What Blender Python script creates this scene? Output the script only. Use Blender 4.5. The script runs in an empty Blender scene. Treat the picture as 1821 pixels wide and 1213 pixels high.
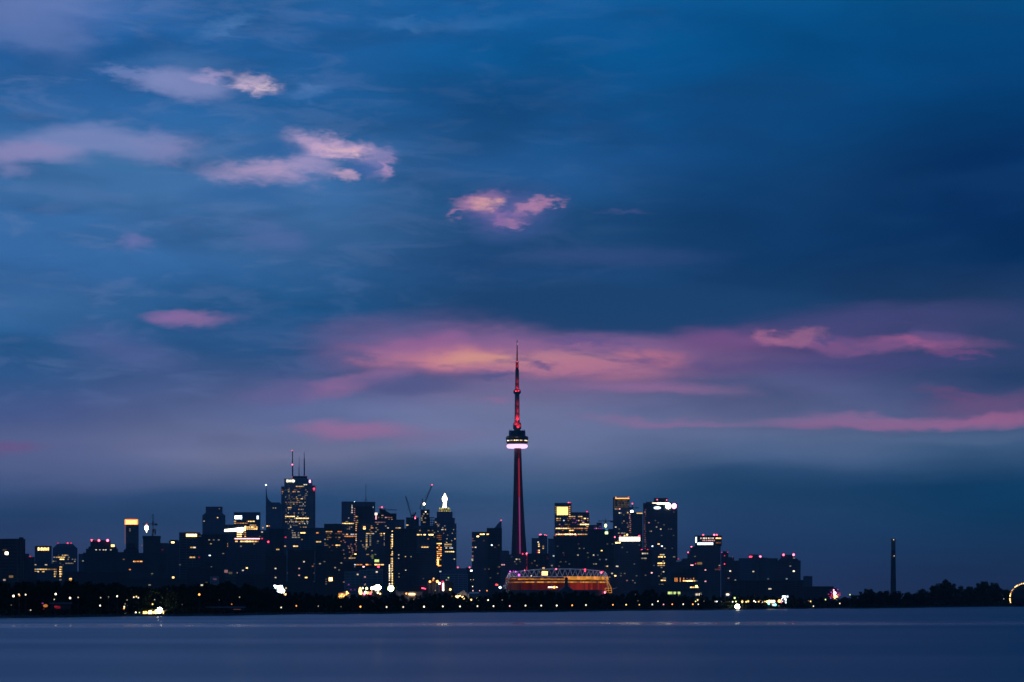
import bpy, bmesh, math, random
from math import radians, sin, cos, pi, atan2, sqrt, tan, atan
from mathutils import Vector, Matrix
random.seed(7)
SC = bpy.context.scene
COL = SC.collection

# ------------------------------------------------------------------ camera
F = 4960.0           # focal length in photo pixels (photo 1821 wide)
HOR = 1068.0         # row of the horizon
CX = 910.5
EYE = 6.0
cd = bpy.data.cameras.new('camera')
cam = bpy.data.objects.new('camera', cd); COL.objects.link(cam)
cam.location = (0, 0, EYE); cam.rotation_euler = (radians(90), 0, 0)
cd.sensor_width = 36.0; cd.lens = 36.0 * F / 1821.0
cd.shift_y = (HOR - 606.5) / 1821.0
cd.clip_start = 1.0; cd.clip_end = 120000.0
SC.camera = cam
SC.view_settings.view_transform = 'Standard'
SC.view_settings.look = 'None'
SC.view_settings.exposure = 0.0
SC.view_settings.gamma = 1.0
SC.view_settings.use_curve_mapping = False

def lin(c):
    out = []
    for v in c:
        v = v / 255.0
        out.append(v / 12.92 if v <= 0.04045 else ((v + 0.055) / 1.055) ** 2.4)
    return (out[0], out[1], out[2], 1.0)

# ------------------------------------------------------------------ world: dusk sky with a cloud deck
W = bpy.data.worlds.new('World'); SC.world = W; W.use_nodes = True
nt = W.node_tree; nt.nodes.clear()
def nd(t, **kw):
    n = nt.nodes.new(t)
    for k, v in kw.items(): setattr(n, k, v)
    return n
def lk(a, b): nt.links.new(a, b)
def mth(op, a, b=None, clamp=False):
    n = nd('ShaderNodeMath', operation=op, use_clamp=clamp)
    for i, v in enumerate((a, b)):
        if v is None: continue
        if isinstance(v, (int, float)): n.inputs[i].default_value = v
        else: lk(v, n.inputs[i])
    return n.outputs[0]
tc = nd('ShaderNodeTexCoord')
sep = nd('ShaderNodeSeparateXYZ'); lk(tc.outputs['Generated'], sep.inputs[0])
X, Y, Z = sep.outputs
hyp = mth('SQRT', mth('ADD', mth('MULTIPLY', X, X), mth('MULTIPLY', Y, Y)))
az = mth('MULTIPLY', mth('ARCTAN2', X, Y), F)                # hundredths of a degree or so, clockwise from the view
el = mth('MULTIPLY', mth('ARCTAN2', Z, hyp), F)
side = mth('MULTIPLY', mth('DIVIDE', X, hyp), F)             # smooth all the way round
def sky_at(px, py):
    a = atan((px - CX) / F)
    e = atan((HOR - py) / F * cos(a))
    return a * F, e * F
comb = nd('ShaderNodeCombineXYZ'); lk(az, comb.inputs[0]); lk(el, comb.inputs[1])
P = comb.outputs[0]
def noise(vec, scale, detail, rough, off=0.0, dist=0.0):
    mp = nd('ShaderNodeMapping'); lk(vec, mp.inputs[0]); mp.inputs['Scale'].default_value = scale
    mp.inputs['Location'].default_value = (off, off * .7, off * 1.3)
    n = nd('ShaderNodeTexNoise'); lk(mp.outputs[0], n.inputs['Vector'])
    n.inputs['Scale'].default_value = 1.0; n.inputs['Detail'].default_value = detail
    n.inputs['Roughness'].default_value = rough; n.inputs['Distortion'].default_value = dist
    return n
DIR = tc.outputs['Generated']
def warp(vec, nz, ax, ay):
    s = nd('ShaderNodeVectorMath', operation='SUBTRACT'); lk(nz.outputs['Color'], s.inputs[0]); s.inputs[1].default_value = (.5, .5, .5)
    m = nd('ShaderNodeVectorMath', operation='MULTIPLY'); lk(s.outputs[0], m.inputs[0]); m.inputs[1].default_value = (ax, ay, 0)
    a = nd('ShaderNodeVectorMath', operation='ADD'); lk(vec, a.inputs[0]); lk(m.outputs[0], a.inputs[1])
    return a.outputs[0]
# noise taken on the unit direction so that it has no seam
wn1 = noise(DIR, (22, 22, 75), 3, .5, 3.1)
P1 = warp(P, wn1, 190, 62)
wn2 = noise(DIR, (70, 70, 190), 4, .58, 9.4, .6)
P2 = warp(P1, wn2, 75, 40)
wn3 = noise(DIR, (210, 210, 520), 3, .6, 2.2, .4)
P3 = warp(warp(P, wn2, 62, 36), wn3, 44, 26)
P1 = warp(P1, wn3, 26, 12)
# column colours of the clear-to-overcast gradient, px row -> sRGB
COLS = {
 50: {-900:(20,60,110),-300:(40,90,155),0:(70,108,176),100:(36,92,160),200:(46,101,168),300:(64,112,172),400:(55,106,170),480:(53,103,168),560:(58,105,166),620:(38,90,148),680:(50,88,145),740:(72,90,148),800:(98,108,160),850:(88,103,154),880:(62,88,140),920:(42,74,122),980:(52,70,116),1040:(50,60,106)},
 480:{-900:(20,60,110),-300:(30,85,150),0:(38,98,166),100:(30,91,158),200:(34,95,161),300:(58,107,168),400:(62,108,168),480:(45,96,156),560:(28,85,142),620:(40,84,140),680:(80,95,150),740:(100,112,165),800:(124,128,172),850:(88,106,154),880:(46,86,138),920:(46,84,136),980:(54,80,126),1040:(54,68,112)},
 910:{-900:(15,55,105),-300:(15,85,150),0:(20,95,168),100:(5,86,152),200:(16,80,142),300:(33,86,148),400:(28,78,132),480:(32,78,135),560:(28,72,122),620:(100,92,148),680:(122,104,155),740:(118,122,168),800:(112,122,168),850:(72,102,148),880:(54,90,136),920:(64,90,138),980:(56,82,128),1040:(52,67,112)},
 1350:{-900:(10,50,95),-300:(5,75,135),0:(5,84,148),100:(0,77,139),200:(4,69,127),300:(10,63,118),400:(8,56,107),480:(8,53,102),560:(18,60,107),600:(66,70,124),640:(84,72,128),680:(84,88,140),740:(98,106,155),780:(102,116,162),810:(82,106,152),840:(44,80,126),880:(25,70,115),920:(35,72,118),980:(30,62,108),1040:(38,56,102)},
 1780:{-900:(5,45,85),-300:(0,70,120),0:(0,80,138),100:(0,74,138),200:(0,58,114),300:(0,46,101),400:(0,44,96),480:(0,44,94),540:(28,58,104),600:(48,64,112),670:(42,66,112),720:(70,80,128),760:(80,100,146),800:(66,96,140),840:(36,74,118),870:(2,62,106),920:(0,60,102),980:(20,55,97),1040:(30,50,92)},
}
elw = mth('ADD', el, mth('MULTIPLY', mth('SUBTRACT', noise(DIR, (9, 9, 40), 3, .5, 5.0).outputs['Fac'], .5), 110))
EMAX = 2200.0
efac = mth('DIVIDE', elw, EMAX, clamp=True)
ramps = []
for px in sorted(COLS):
    r = nd('ShaderNodeValToRGB'); lk(efac, r.inputs[0])
    r.color_ramp.interpolation = 'EASE' if False else 'LINEAR'
    pts = sorted(((HOR - py) / EMAX, lin(c)) for py, c in COLS[px].items())
    cr = r.color_ramp
    cr.elements[0].position = pts[0][0]; cr.elements[0].color = pts[0][1]
    cr.elements[1].position = min(1, pts[-1][0]); cr.elements[1].color = pts[-1][1]
    for p, c in pts[1:-1]:
        e = cr.elements.new(p); e.color = c
    ramps.append((px, r.outputs[0]))
cur = ramps[0][1]
sidew = mth('ADD', side, mth('MULTIPLY', mth('SUBTRACT', wn1.outputs['Fac'], .5), 160))
def mix(fac, a, b, mode='MIX'):
    m = nd('ShaderNodeMix', data_type='RGBA', blend_type=mode)
    if isinstance(fac, (int, float)): m.inputs[0].default_value = fac
    else: lk(fac, m.inputs[0])
    for i, v in ((6, a), (7, b)):
        if isinstance(v, tuple): m.inputs[i].default_value = v
        else: lk(v, m.inputs[i])
    return m.outputs[2]
for (pa, _), (pb, rb) in zip(ramps, ramps[1:]):
    mr = nd('ShaderNodeMapRange', interpolation_type='SMOOTHSTEP'); lk(sidew, mr.inputs[0])
    mr.inputs[1].default_value = pa - CX; mr.inputs[2].default_value = pb - CX
    cur = mix(mr.outputs[0], cur, rb)
# broad soft mottling of the cloud deck
mot = noise(DIR, (11, 11, 42), 4, .5, 1.7, .3).outputs['Fac']
motr = nd('ShaderNodeMapRange'); lk(mot, motr.inputs[0]); motr.inputs[1].default_value = .3; motr.inputs[2].default_value = .7
motr.inputs[3].default_value = .86; motr.inputs[4].default_value = 1.15
cur = mix(1.0, cur, motr.outputs[0], 'MULTIPLY')
tex = nd('ShaderNodeMapRange'); lk(noise(DIR, (60, 60, 200), 4, .6, 4.4, .8).outputs['Fac'], tex.inputs[0])
tex.inputs[1].default_value = .3; tex.inputs[2].default_value = .62; tex.inputs[3].default_value = .6; tex.inputs[4].default_value = 1.08
TEX = tex.outputs[0]
# ragged mask: broken cloud
rg = nd('ShaderNodeMapRange', interpolation_type='SMOOTHSTEP'); lk(noise(DIR, (34, 34, 150), 5, .62, 7.7, .5).outputs['Fac'], rg.inputs[0])
rg.inputs[1].default_value = .46; rg.inputs[2].default_value = .66
RAG = rg.outputs[0]
# left half of the deck is thinner and greyer: pale lavender breaks and slate patches
lw = nd('ShaderNodeMapRange', interpolation_type='SMOOTHSTEP'); lk(side, lw.inputs[0]); lw.inputs[1].default_value = 500; lw.inputs[2].default_value = -900; lw.inputs[3].default_value = 0; lw.inputs[4].default_value = .30
hi = nd('ShaderNodeMapRange', interpolation_type='SMOOTHSTEP'); lk(el, hi.inputs[0]); hi.inputs[1].default_value = 250; hi.inputs[2].default_value = 420
cur = mix(mth('MULTIPLY', mth('MULTIPLY', RAG, lw.outputs[0]), hi.outputs[0]), cur, lin((104,126,184)))
rg2 = nd('ShaderNodeMapRange', interpolation_type='SMOOTHSTEP'); lk(noise(DIR, (13, 13, 60), 4, .52, 15.2, .2).outputs['Fac'], rg2.inputs[0])
rg2.inputs[1].default_value = .48; rg2.inputs[2].default_value = .70; rg2.inputs[4].default_value = .34
cur = mix(mth('MULTIPLY', rg2.outputs[0], hi.outputs[0]), cur, lin((18,62,114)))
# clouds: px, py, rx, ry, tilt, softness, colour, strength, warp class
CL = [
 (30,20,150,55,0,1,(118,132,195),.55,1),(70,60,90,45,20,1,(95,120,185),.5,1),(65,97,50,22,0,.9,(26,84,148),.6,1),
 (230,95,160,26,-3,1,(24,84,148),.6,1),
 (330,118,120,22,0,1,(80,120,182),.5,1),(335,152,72,24,1,.6,(132,140,198),.8,1),(278,141,66,18,6,.7,(128,138,197),.75,2),(222,131,52,9,8,.8,(110,130,192),.7,2),(375,137,34,8,3,.7,(176,158,208),.6,2),
 (450,149,46,16,12,.75,(205,178,214),.9,2),(468,154,20,6,8,1,(236,205,222),.6,2),(545,163,42,14,-12,.9,(82,124,190),.7,2),
 (400,48,62,15,-22,.9,(84,128,192),.6,2),(715,43,60,13,2,.9,(72,122,188),.5,2),(830,38,90,10,0,1,(52,112,180),.4,1),
 (175,252,170,32,-2,.6,(124,136,194),.85,1),(45,272,90,20,0,.7,(146,138,194),.75,1),(130,284,56,20,0,.6,(136,136,192),.7,1),(20,300,40,16,0,.8,(134,134,192),.6,2),(205,296,90,16,0,.8,(64,114,172),.7,1),
 (300,262,66,24,8,.8,(138,136,192),.7,2),(400,262,90,16,-5,.9,(82,120,182),.6,1),
 (470,303,110,24,-3,.65,(176,152,200),.9,2),(548,285,44,40,20,.8,(158,146,200),.85,2),(590,262,86,20,10,.6,(190,160,206),.95,2),
 (612,268,46,8,12,.8,(236,188,212),.9,2),(668,288,32,26,40,.8,(150,136,196),.7,2),(685,300,10,18,10,.8,(182,146,198),.7,2),
 (642,297,34,19,0,.6,(62,100,168),.92,2),(606,312,28,10,10,.7,(206,166,204),.8,2),(478,270,66,19,0,.6,(46,99,164),.85,1),
 (210,345,300,36,0,1,(70,118,178),.45,1),(440,350,110,28,0,1,(40,92,156),.55,1),
 (905,380,100,42,0,.7,(60,86,150),.7,1),(895,368,80,26,0,.9,(92,96,162),.6,2),(893,374,62,15,2,1,(132,108,170),.7,1),(885,392,44,22,0,.8,(104,98,164),.6,2),(858,350,44,10,-3,.8,(170,116,172),.8,2),(846,366,40,14,2,.7,(196,132,176),.9,2),(866,363,30,10,2,.8,(238,168,174),.95,2),
 (818,380,20,7,-28,.8,(180,124,178),.85,2),(888,384,12,14,10,.8,(150,112,174),.75,2),(906,401,26,7,4,.8,(176,122,178),.85,2),(884,396,10,9,0,.8,(150,110,174),.7,2),
 (928,374,24,14,-30,.8,(170,120,178),.8,2),(950,367,34,12,-12,.7,(206,138,182),.9,2),(984,358,24,7,-12,.8,(196,128,176),.85,2),(906,372,14,9,0,.9,(70,90,156),.7,2),
 (245,430,32,12,8,.8,(112,116,182),.7,2),(470,425,70,30,0,1,(88,108,172),.5,1),(1110,376,38,6,2,.9,(84,88,152),.5,2),(1080,455,190,22,0,1,(60,82,140),.45,1),
 (350,566,74,15,3,.8,(156,114,176),.85,1),(365,565,42,9,2,1,(178,122,176),.45,2),(342,588,26,12,0,.8,(44,86,146),.9,2),(215,622,110,38,5,1,(88,100,162),.6,1),
 (420,600,110,80,0,1,(42,86,144),.5,1),
 (820,612,250,52,0,.9,(140,100,156),.8,1),(840,636,210,34,0,.9,(188,112,160),.85,1),(1050,632,310,40,2,.8,(158,102,156),.8,1),
 (830,636,165,24,0,.9,(236,140,152),.9,1),(960,641,170,20,1,1,(218,144,152),.8,1),(850,632,90,12,0,1,(246,166,144),.75,1),(1040,655,190,26,2,.9,(206,122,156),.75,1),
 (1180,638,80,14,0,.9,(212,118,146),.7,1),(700,628,70,26,0,.9,(166,108,166),.6,2),(760,600,70,20,-5,.9,(168,100,160),.6,1),
 (900,640,330,48,0,.8,(104,90,148),.55,3),(1180,630,240,44,0,.8,(92,82,142),.55,3),(640,650,150,60,0,.9,(84,92,148),.5,3),
 (1090,548,370,46,1,.5,(24,66,116),.95,1),(1050,607,80,9,2,.7,(104,86,148),.8,2),(882,668,54,9,1,.7,(84,88,146),.95,2),
 (970,648,24,7,2,.8,(108,88,148),.9,2),
 (640,684,90,17,-14,.8,(164,110,168),.85,1),(520,700,120,16,-4,.9,(112,100,160),.6,1),(720,686,110,15,3,.8,(88,94,150),.75,1),(500,663,24,9,-12,.8,(62,80,138),.6,2),(560,625,120,30,0,1,(70,86,144),.35,3),
 (620,766,110,16,0,.8,(170,116,172),.9,1),(740,772,130,12,0,1,(132,118,170),.6,1),(1160,692,190,13,1,.9,(164,110,166),.75,1),(885,712,26,6,0,.8,(160,112,164),.6,2),
 (1180,747,150,7,1,1,(160,114,170),.6,1),
 (1530,575,300,30,-2,.9,(76,74,132),.7,1),(1300,600,120,26,0,.9,(128,84,144),.7,1),(1540,610,210,15,3,.7,(134,82,142),.85,1),(1375,604,40,13,8,.7,(186,108,150),.85,2),
 (1432,600,38,17,-12,.8,(182,108,150),.8,2),(1640,606,72,11,4,.7,(170,90,146),.8,2),(1700,626,58,7,6,.7,(146,72,136),.75,2),(1464,606,18,7,0,.6,(84,78,140),.9,2),
 (1560,612,200,34,2,.8,(84,78,138),.6,3),(1620,742,240,24,0,.8,(96,98,150),.5,3),(1500,650,300,14,0,1,(66,72,132),.5,1),
 (1610,749,250,14,1,.65,(164,106,162),.85,1),(1770,724,140,24,0,.9,(116,84,136),.75,1),(1790,742,130,9,-4,.8,(178,102,156),.7,1),(1400,742,220,12,0,1,(132,114,165),.5,1),
 (1690,700,70,10,8,.9,(120,78,132),.6,2),(15,800,60,14,0,1,(126,84,146),.55,1),(1650,780,300,10,0,1,(92,112,156),.5,1),
]
for (px, py, rx, ry, tilt, soft, c, st, wc) in CL:
    if c[0] - c[1] > 45: c = tuple(v*.84 + w*.16 for v, w in zip(c, (122, 118, 156)))   # dusty rather than vivid pink
    if wc == 2: soft = min(1, soft + .2); st *= .94
    a, e = sky_at(px, py)
    # chained on the colour so far so that the graph is evaluated one cloud at a time (keeps the shader stack small)
    ch = nd('ShaderNodeVectorMath', operation='MULTIPLY_ADD'); lk(cur, ch.inputs[0]); ch.inputs[1].default_value = (1e-9,)*3; lk((P, P1, P3, P1)[wc], ch.inputs[2])
    mp = nd('ShaderNodeMapping', vector_type='TEXTURE'); lk(ch.outputs[0], mp.inputs[0])
    mp.inputs['Location'].default_value = (a, e, 0)
    mp.inputs['Rotation'].default_value = (0, 0, radians(-tilt))
    mp.inputs['Scale'].default_value = (rx * 1.12, ry * 1.15, 1)
    L = nd('ShaderNodeVectorMath', operation='LENGTH'); lk(mp.outputs[0], L.inputs[0])
    mr = nd('ShaderNodeMapRange', interpolation_type='SMOOTHSTEP'); lk(L.outputs['Value'], mr.inputs[0])
    mr.inputs[1].default_value = 1.0 + soft * .25; mr.inputs[2].default_value = 1.0 - soft * .95
    mr.inputs[3].default_value = 0; mr.inputs[4].default_value = st
    f = mr.outputs[0]
    if wc == 2: f = mth('MULTIPLY', f, TEX, clamp=True)
    if wc == 3: f = mth('MULTIPLY', f, RAG, clamp=True)
    cur = mix(f, cur, lin(c))
# the sky behind the cloud deck
sk = nd('ShaderNodeTexSky', sky_type='NISHITA'); sk.sun_disc = False
SUN_EL, SUN_AZ = radians(1.5), radians(-2.0)
sk.sun_elevation = SUN_EL; sk.sun_rotation = SUN_AZ; sk.dust_density = 1.0
bg1 = nd('ShaderNodeBackground'); lk(sk.outputs[0], bg1.inputs[0]); bg1.inputs[1].default_value = .0002
cur = mix(1.0, cur, (.96,1.0,.92,1), 'MULTIPLY')
bg2 = nd('ShaderNodeBackground'); lk(cur, bg2.inputs[0]); bg2.inputs[1].default_value = 1.08
ad = nd('ShaderNodeAddShader'); lk(bg1.outputs[0], ad.inputs[0]); lk(bg2.outputs[0], ad.inputs[1])
wo = nd('ShaderNodeOutputWorld'); lk(ad.outputs[0], wo.inputs[0])
SC.cycles.max_bounces = 4; SC.cycles.diffuse_bounces = 2; SC.cycles.glossy_bounces = 3; SC.cycles.volume_bounces = 0
W.cycles.sampling_method = 'MANUAL'; W.cycles.sample_map_resolution = 512

sl = bpy.data.lights.new('sun', 'SUN'); sl.energy = 0.004; sl.angle = radians(25); sl.color = (1, .62, .55)
sun = bpy.data.objects.new('sun', sl); COL.objects.link(sun)
sun.rotation_euler = (radians(90) - SUN_EL, 0, pi - SUN_AZ)   # low behind the city, shining towards the camera

# ------------------------------------------------------------------ materials
def mat(name, base, rough=.6, metal=0.0, nscale=0.0, namp=.25, spec=.5):
    m = bpy.data.materials.new(name); m.use_nodes = True
    t = m.node_tree; b = t.nodes['Principled BSDF']
    b.inputs['Roughness'].default_value = rough; b.inputs['Metallic'].default_value = metal
    b.inputs['Specular IOR Level'].default_value = spec
    b.inputs['Base Color'].default_value = (*base, 1)
    if nscale:
        tcn = t.nodes.new('ShaderNodeTexCoord'); n = t.nodes.new('ShaderNodeTexNoise')
        n.inputs['Scale'].default_value = nscale; n.inputs['Detail'].default_value = 5
        t.links.new(tcn.outputs['Object'], n.inputs['Vector'])
        mr = t.nodes.new('ShaderNodeMapRange'); t.links.new(n.outputs['Fac'], mr.inputs[0])
        mr.inputs[1].default_value = .3; mr.inputs[2].default_value = .7
        mr.inputs[3].default_value = 1 - namp; mr.inputs[4].default_value = 1 + namp
        mx = t.nodes.new('ShaderNodeMix'); mx.data_type = 'RGBA'; mx.blend_type = 'MULTIPLY'; mx.inputs[0].default_value = 1
        mx.inputs[6].default_value = (*base, 1); t.links.new(mr.outputs[0], mx.inputs[7])
        t.links.new(mx.outputs[2], b.inputs['Base Color'])
    return m
EC = {'y':(1,.60,.20),'o':(1,.33,.07),'w':(1,.84,.60),'c':(.72,.87,1),'r':(1,.04,.10),'p':(1,.42,.80),'g':(.80,1,.30),'b':(.15,.42,1),'m':(.75,.10,.85),'t':(.2,.9,.8),'k':(1,.13,.24),'j':(1,.45,.5)}
EL = {'0':.09,'1':.28,'2':.95,'3':2.6,'4':5.0,'5':9.0,'E':24.0,'f':1.0,'F':2.2}
EC['v'] = (1,.14,.62); EC['q'] = (1.6,.92,1.45)
EMATS = {}
def em(code, sampled=False):
    key = (code, sampled)
    if key in EMATS: return EMATS[key]
    m = bpy.data.materials.new('light_' + code); m.use_nodes = True
    t = m.node_tree; t.nodes.clear()
    e = t.nodes.new('ShaderNodeEmission'); e.inputs[0].default_value = (*EC[code[0]], 1)
    oi = t.nodes.new('ShaderNodeObjectInfo'); mr = t.nodes.new('ShaderNodeMapRange')
    t.links.new(oi.outputs['Random'], mr.inputs[0])
    s = EL[code[1]]; fx = code[1] in 'fF'; mr.inputs[3].default_value = s * (1 if fx else .5); mr.inputs[4].default_value = s * (1 if fx else 1.4)
    t.links.new(mr.outputs[0], e.inputs[1])
    o = t.nodes.new('ShaderNodeOutputMaterial'); t.links.new(e.outputs[0], o.inputs[0])
    m.cycles.emission_sampling = 'AUTO' if sampled else 'NONE'
    EMATS[key] = m; return m
M = {
 'glass': mat('dark_glass', (.045,.072,.11), .18, 0, .02, .3),
 'glass_blue': mat('blue_glass', (.085,.135,.20), .22, 0, .02, .3),
 'black': mat('black_cladding', (.018,.020,.026), .4, 0, .03, .3),
 'conc': mat('concrete', (.16,.155,.15), .85, 0, .05, .25),
 'conc_dark': mat('dark_concrete', (.065,.065,.072), .85, 0, .05, .25),
 'conc_pale': mat('pale_concrete', (.26,.25,.26), .85, 0, .05, .2),
 'brick': mat('brown_brick', (.12,.06,.045), .9, 0, .08, .3),
 'frame': mat('facade_frame', (.15,.165,.20), .5, .0, .05, .2),
 'frame_dark': mat('dark_frame', (.055,.062,.08), .5, .0, .05, .2),
 'frame_pale': mat('pale_frame', (.33,.33,.36), .6, .0, .05, .2),
 'steel': mat('painted_steel', (.06,.06,.07), .5, .3),
 'white': mat('white_steel', (.62,.62,.64), .5, .1, .3, .1),
 'red': mat('red_cladding', (.45,.03,.02), .6, 0, .1, .2),
 'bark': mat('bark', (.05,.038,.028), .95, 0, 1.5, .3),
 'leaf': mat('foliage', (.035,.055,.022), .9, 0, .35, .5, .1),
 'leaf2': mat('foliage_dark', (.025,.042,.02), .9, 0, .35, .5, .1),
 'grass': mat('shore_ground', (.045,.05,.035), .95, 0, .05, .4),
 'stone': mat('shore_stone', (.11,.105,.10), .95, 0, .6, .4),
 'fabric': mat('white_fabric', (.6,.58,.56), .8, 0, .2, .1),
}
# ------------------------------------------------------------------ helpers
def link(name, me, parent=None, mt=None):
    o = bpy.data.objects.new(name, me); COL.objects.link(o)
    if mt is not None and me is not None and not me.materials: me.materials.append(mt)
    if parent is not None: o.parent = parent
    return o
def empty(name, label, cat, loc=(0,0,0), rz=0, group=None):
    o = bpy.data.objects.new(name, None); COL.objects.link(o)
    o.location = loc; o.rotation_euler = (0,0,rz); o['label'] = label; o['category'] = cat
    o.empty_display_size = 1
    if group: o['group'] = group
    return o
class MB:
    def __init__(s): s.v = []; s.f = []
    def box(s, x0, x1, y0, y1, z0, z1):
        b = len(s.v)
        s.v += [(x0,y0,z0),(x1,y0,z0),(x1,y1,z0),(x0,y1,z0),(x0,y0,z1),(x1,y0,z1),(x1,y1,z1),(x0,y1,z1)]
        s.f += [(b,b+3,b+2,b+1),(b+4,b+5,b+6,b+7),(b,b+1,b+5,b+4),(b+1,b+2,b+6,b+5),(b+2,b+3,b+7,b+6),(b+3,b,b+4,b+7)]
        return s
    def bar(s, p, q, r, n=4, r2=None):
        p = Vector(p); q = Vector(q); d = q - p
        if d.length < 1e-6: return s
        d.normalize(); a = d.orthogonal().normalized(); c = d.cross(a); b = len(s.v); r2 = r if r2 is None else r2
        for pt, rr in ((p, r), (q, r2)):
            for i in range(n):
                t = 2*pi*i/n + pi/4
                s.v.append(tuple(pt + a*rr*cos(t) + c*rr*sin(t)))
        for i in range(n):
            j = (i+1) % n; s.f.append((b+i, b+j, b+n+j, b+n+i))
        s.f.append(tuple(b+n-1-i for i in range(n))); s.f.append(tuple(b+n+i for i in range(n)))
        return s
    def lathe(s, prof, n=24, cx=0, cy=0, sx=1, sy=1):
        b = len(s.v)
        for r, z in prof:
            for i in range(n):
                t = 2*pi*i/n; s.v.append((cx + r*cos(t)*sx, cy + r*sin(t)*sy, z))
        for k in range(len(prof)-1):
            for i in range(n):
                j = (i+1) % n; s.f.append((b+k*n+i, b+k*n+j, b+(k+1)*n+j, b+(k+1)*n+i))
        s.f.append(tuple(b+n-1-i for i in range(n))); s.f.append(tuple(b+(len(prof)-1)*n+i for i in range(n)))
        return s
    def prism(s, pts, y0, y1):      # outline in x,z pushed along y
        b = len(s.v); n = len(pts)
        s.v += [(x, y0, z) for x, z in pts] + [(x, y1, z) for x, z in pts]
        s.f.append(tuple(range(b, b+n))); s.f.append(tuple(range(b+2*n-1, b+n-1, -1)))
        for i in range(n):
            j = (i+1) % n; s.f.append((b+j, b+i, b+n+i, b+n+j))
        return s
    def plan(s, pts, z0, z1):       # outline in x,y pushed up
        b = len(s.v); n = len(pts)
        s.v += [(x, y, z0) for x, y in pts] + [(x, y, z1) for x, y in pts]
        s.f.append(tuple(range(b+n-1, b-1, -1))); s.f.append(tuple(range(b+n, b+2*n)))
        for i in range(n):
            j = (i+1) % n; s.f.append((b+i, b+j, b+n+j, b+n+i))
        return s
    def lattice(s, p, q, w, n, r):
        p = Vector(p); q = Vector(q); d = (q-p).normalized()
        a = Vector((d.z, 0, -d.x)); a = a.normalized() if a.length > .01 else Vector((1,0,0)); c = d.cross(a)
        cs = [(a*i + c*j) * w/2 for i, j in ((-1,-1),(1,-1),(1,1),(-1,1))]
        for o in cs: s.bar(p+o, q+o, r)
        for k in range(n):
            u = p + (q-p)*k/n; v = p + (q-p)*(k+1)/n
            for i in range(4):
                s.bar(u+cs[i], v+cs[(i+1) % 4], r*.7, 3)
        return s
    def mesh(s, name='mesh', smooth=False):
        me = bpy.data.meshes.new(name); me.from_pydata(s.v, [], s.f); me.update()
        if smooth: me.polygons.foreach_set('use_smooth', [True]*len(me.polygons))
        return me
    def obj(s, name, mt, parent=None, smooth=False):
        return link(name, s.mesh(name, smooth), parent, mt)
def px(x, y, D): return Vector(((x-CX)/F*D, D, EYE + (HOR-y)/F*D))
UNIT = {}
def unit(kind, mt):
    k = (kind, mt.name)
    if k not in UNIT:
        if kind == 'pane': me = MB().box(-.5,.5,-.5,.5,-.5,.5).mesh('pane')
        else:
            bm = bmesh.new(); bmesh.ops.create_icosphere(bm, subdivisions=2 if kind == 'ball' else 1, radius=1)
            me = bpy.data.meshes.new('ball'); bm.to_mesh(me); bm.free()
        me.materials.append(mt); UNIT[k] = me
    return UNIT[k]
def put(name, kind, mt, parent, loc, scale, rz=0):
    o = bpy.data.objects.new(name, unit(kind, mt)); COL.objects.link(o)
    o.parent = parent; o.location = loc; o.scale = scale if isinstance(scale, tuple) else (scale,)*3
    if rz: o.rotation_euler = (0,0,rz)
    return o
GZ = 2.0
HAZE = 3.1e-5
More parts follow.
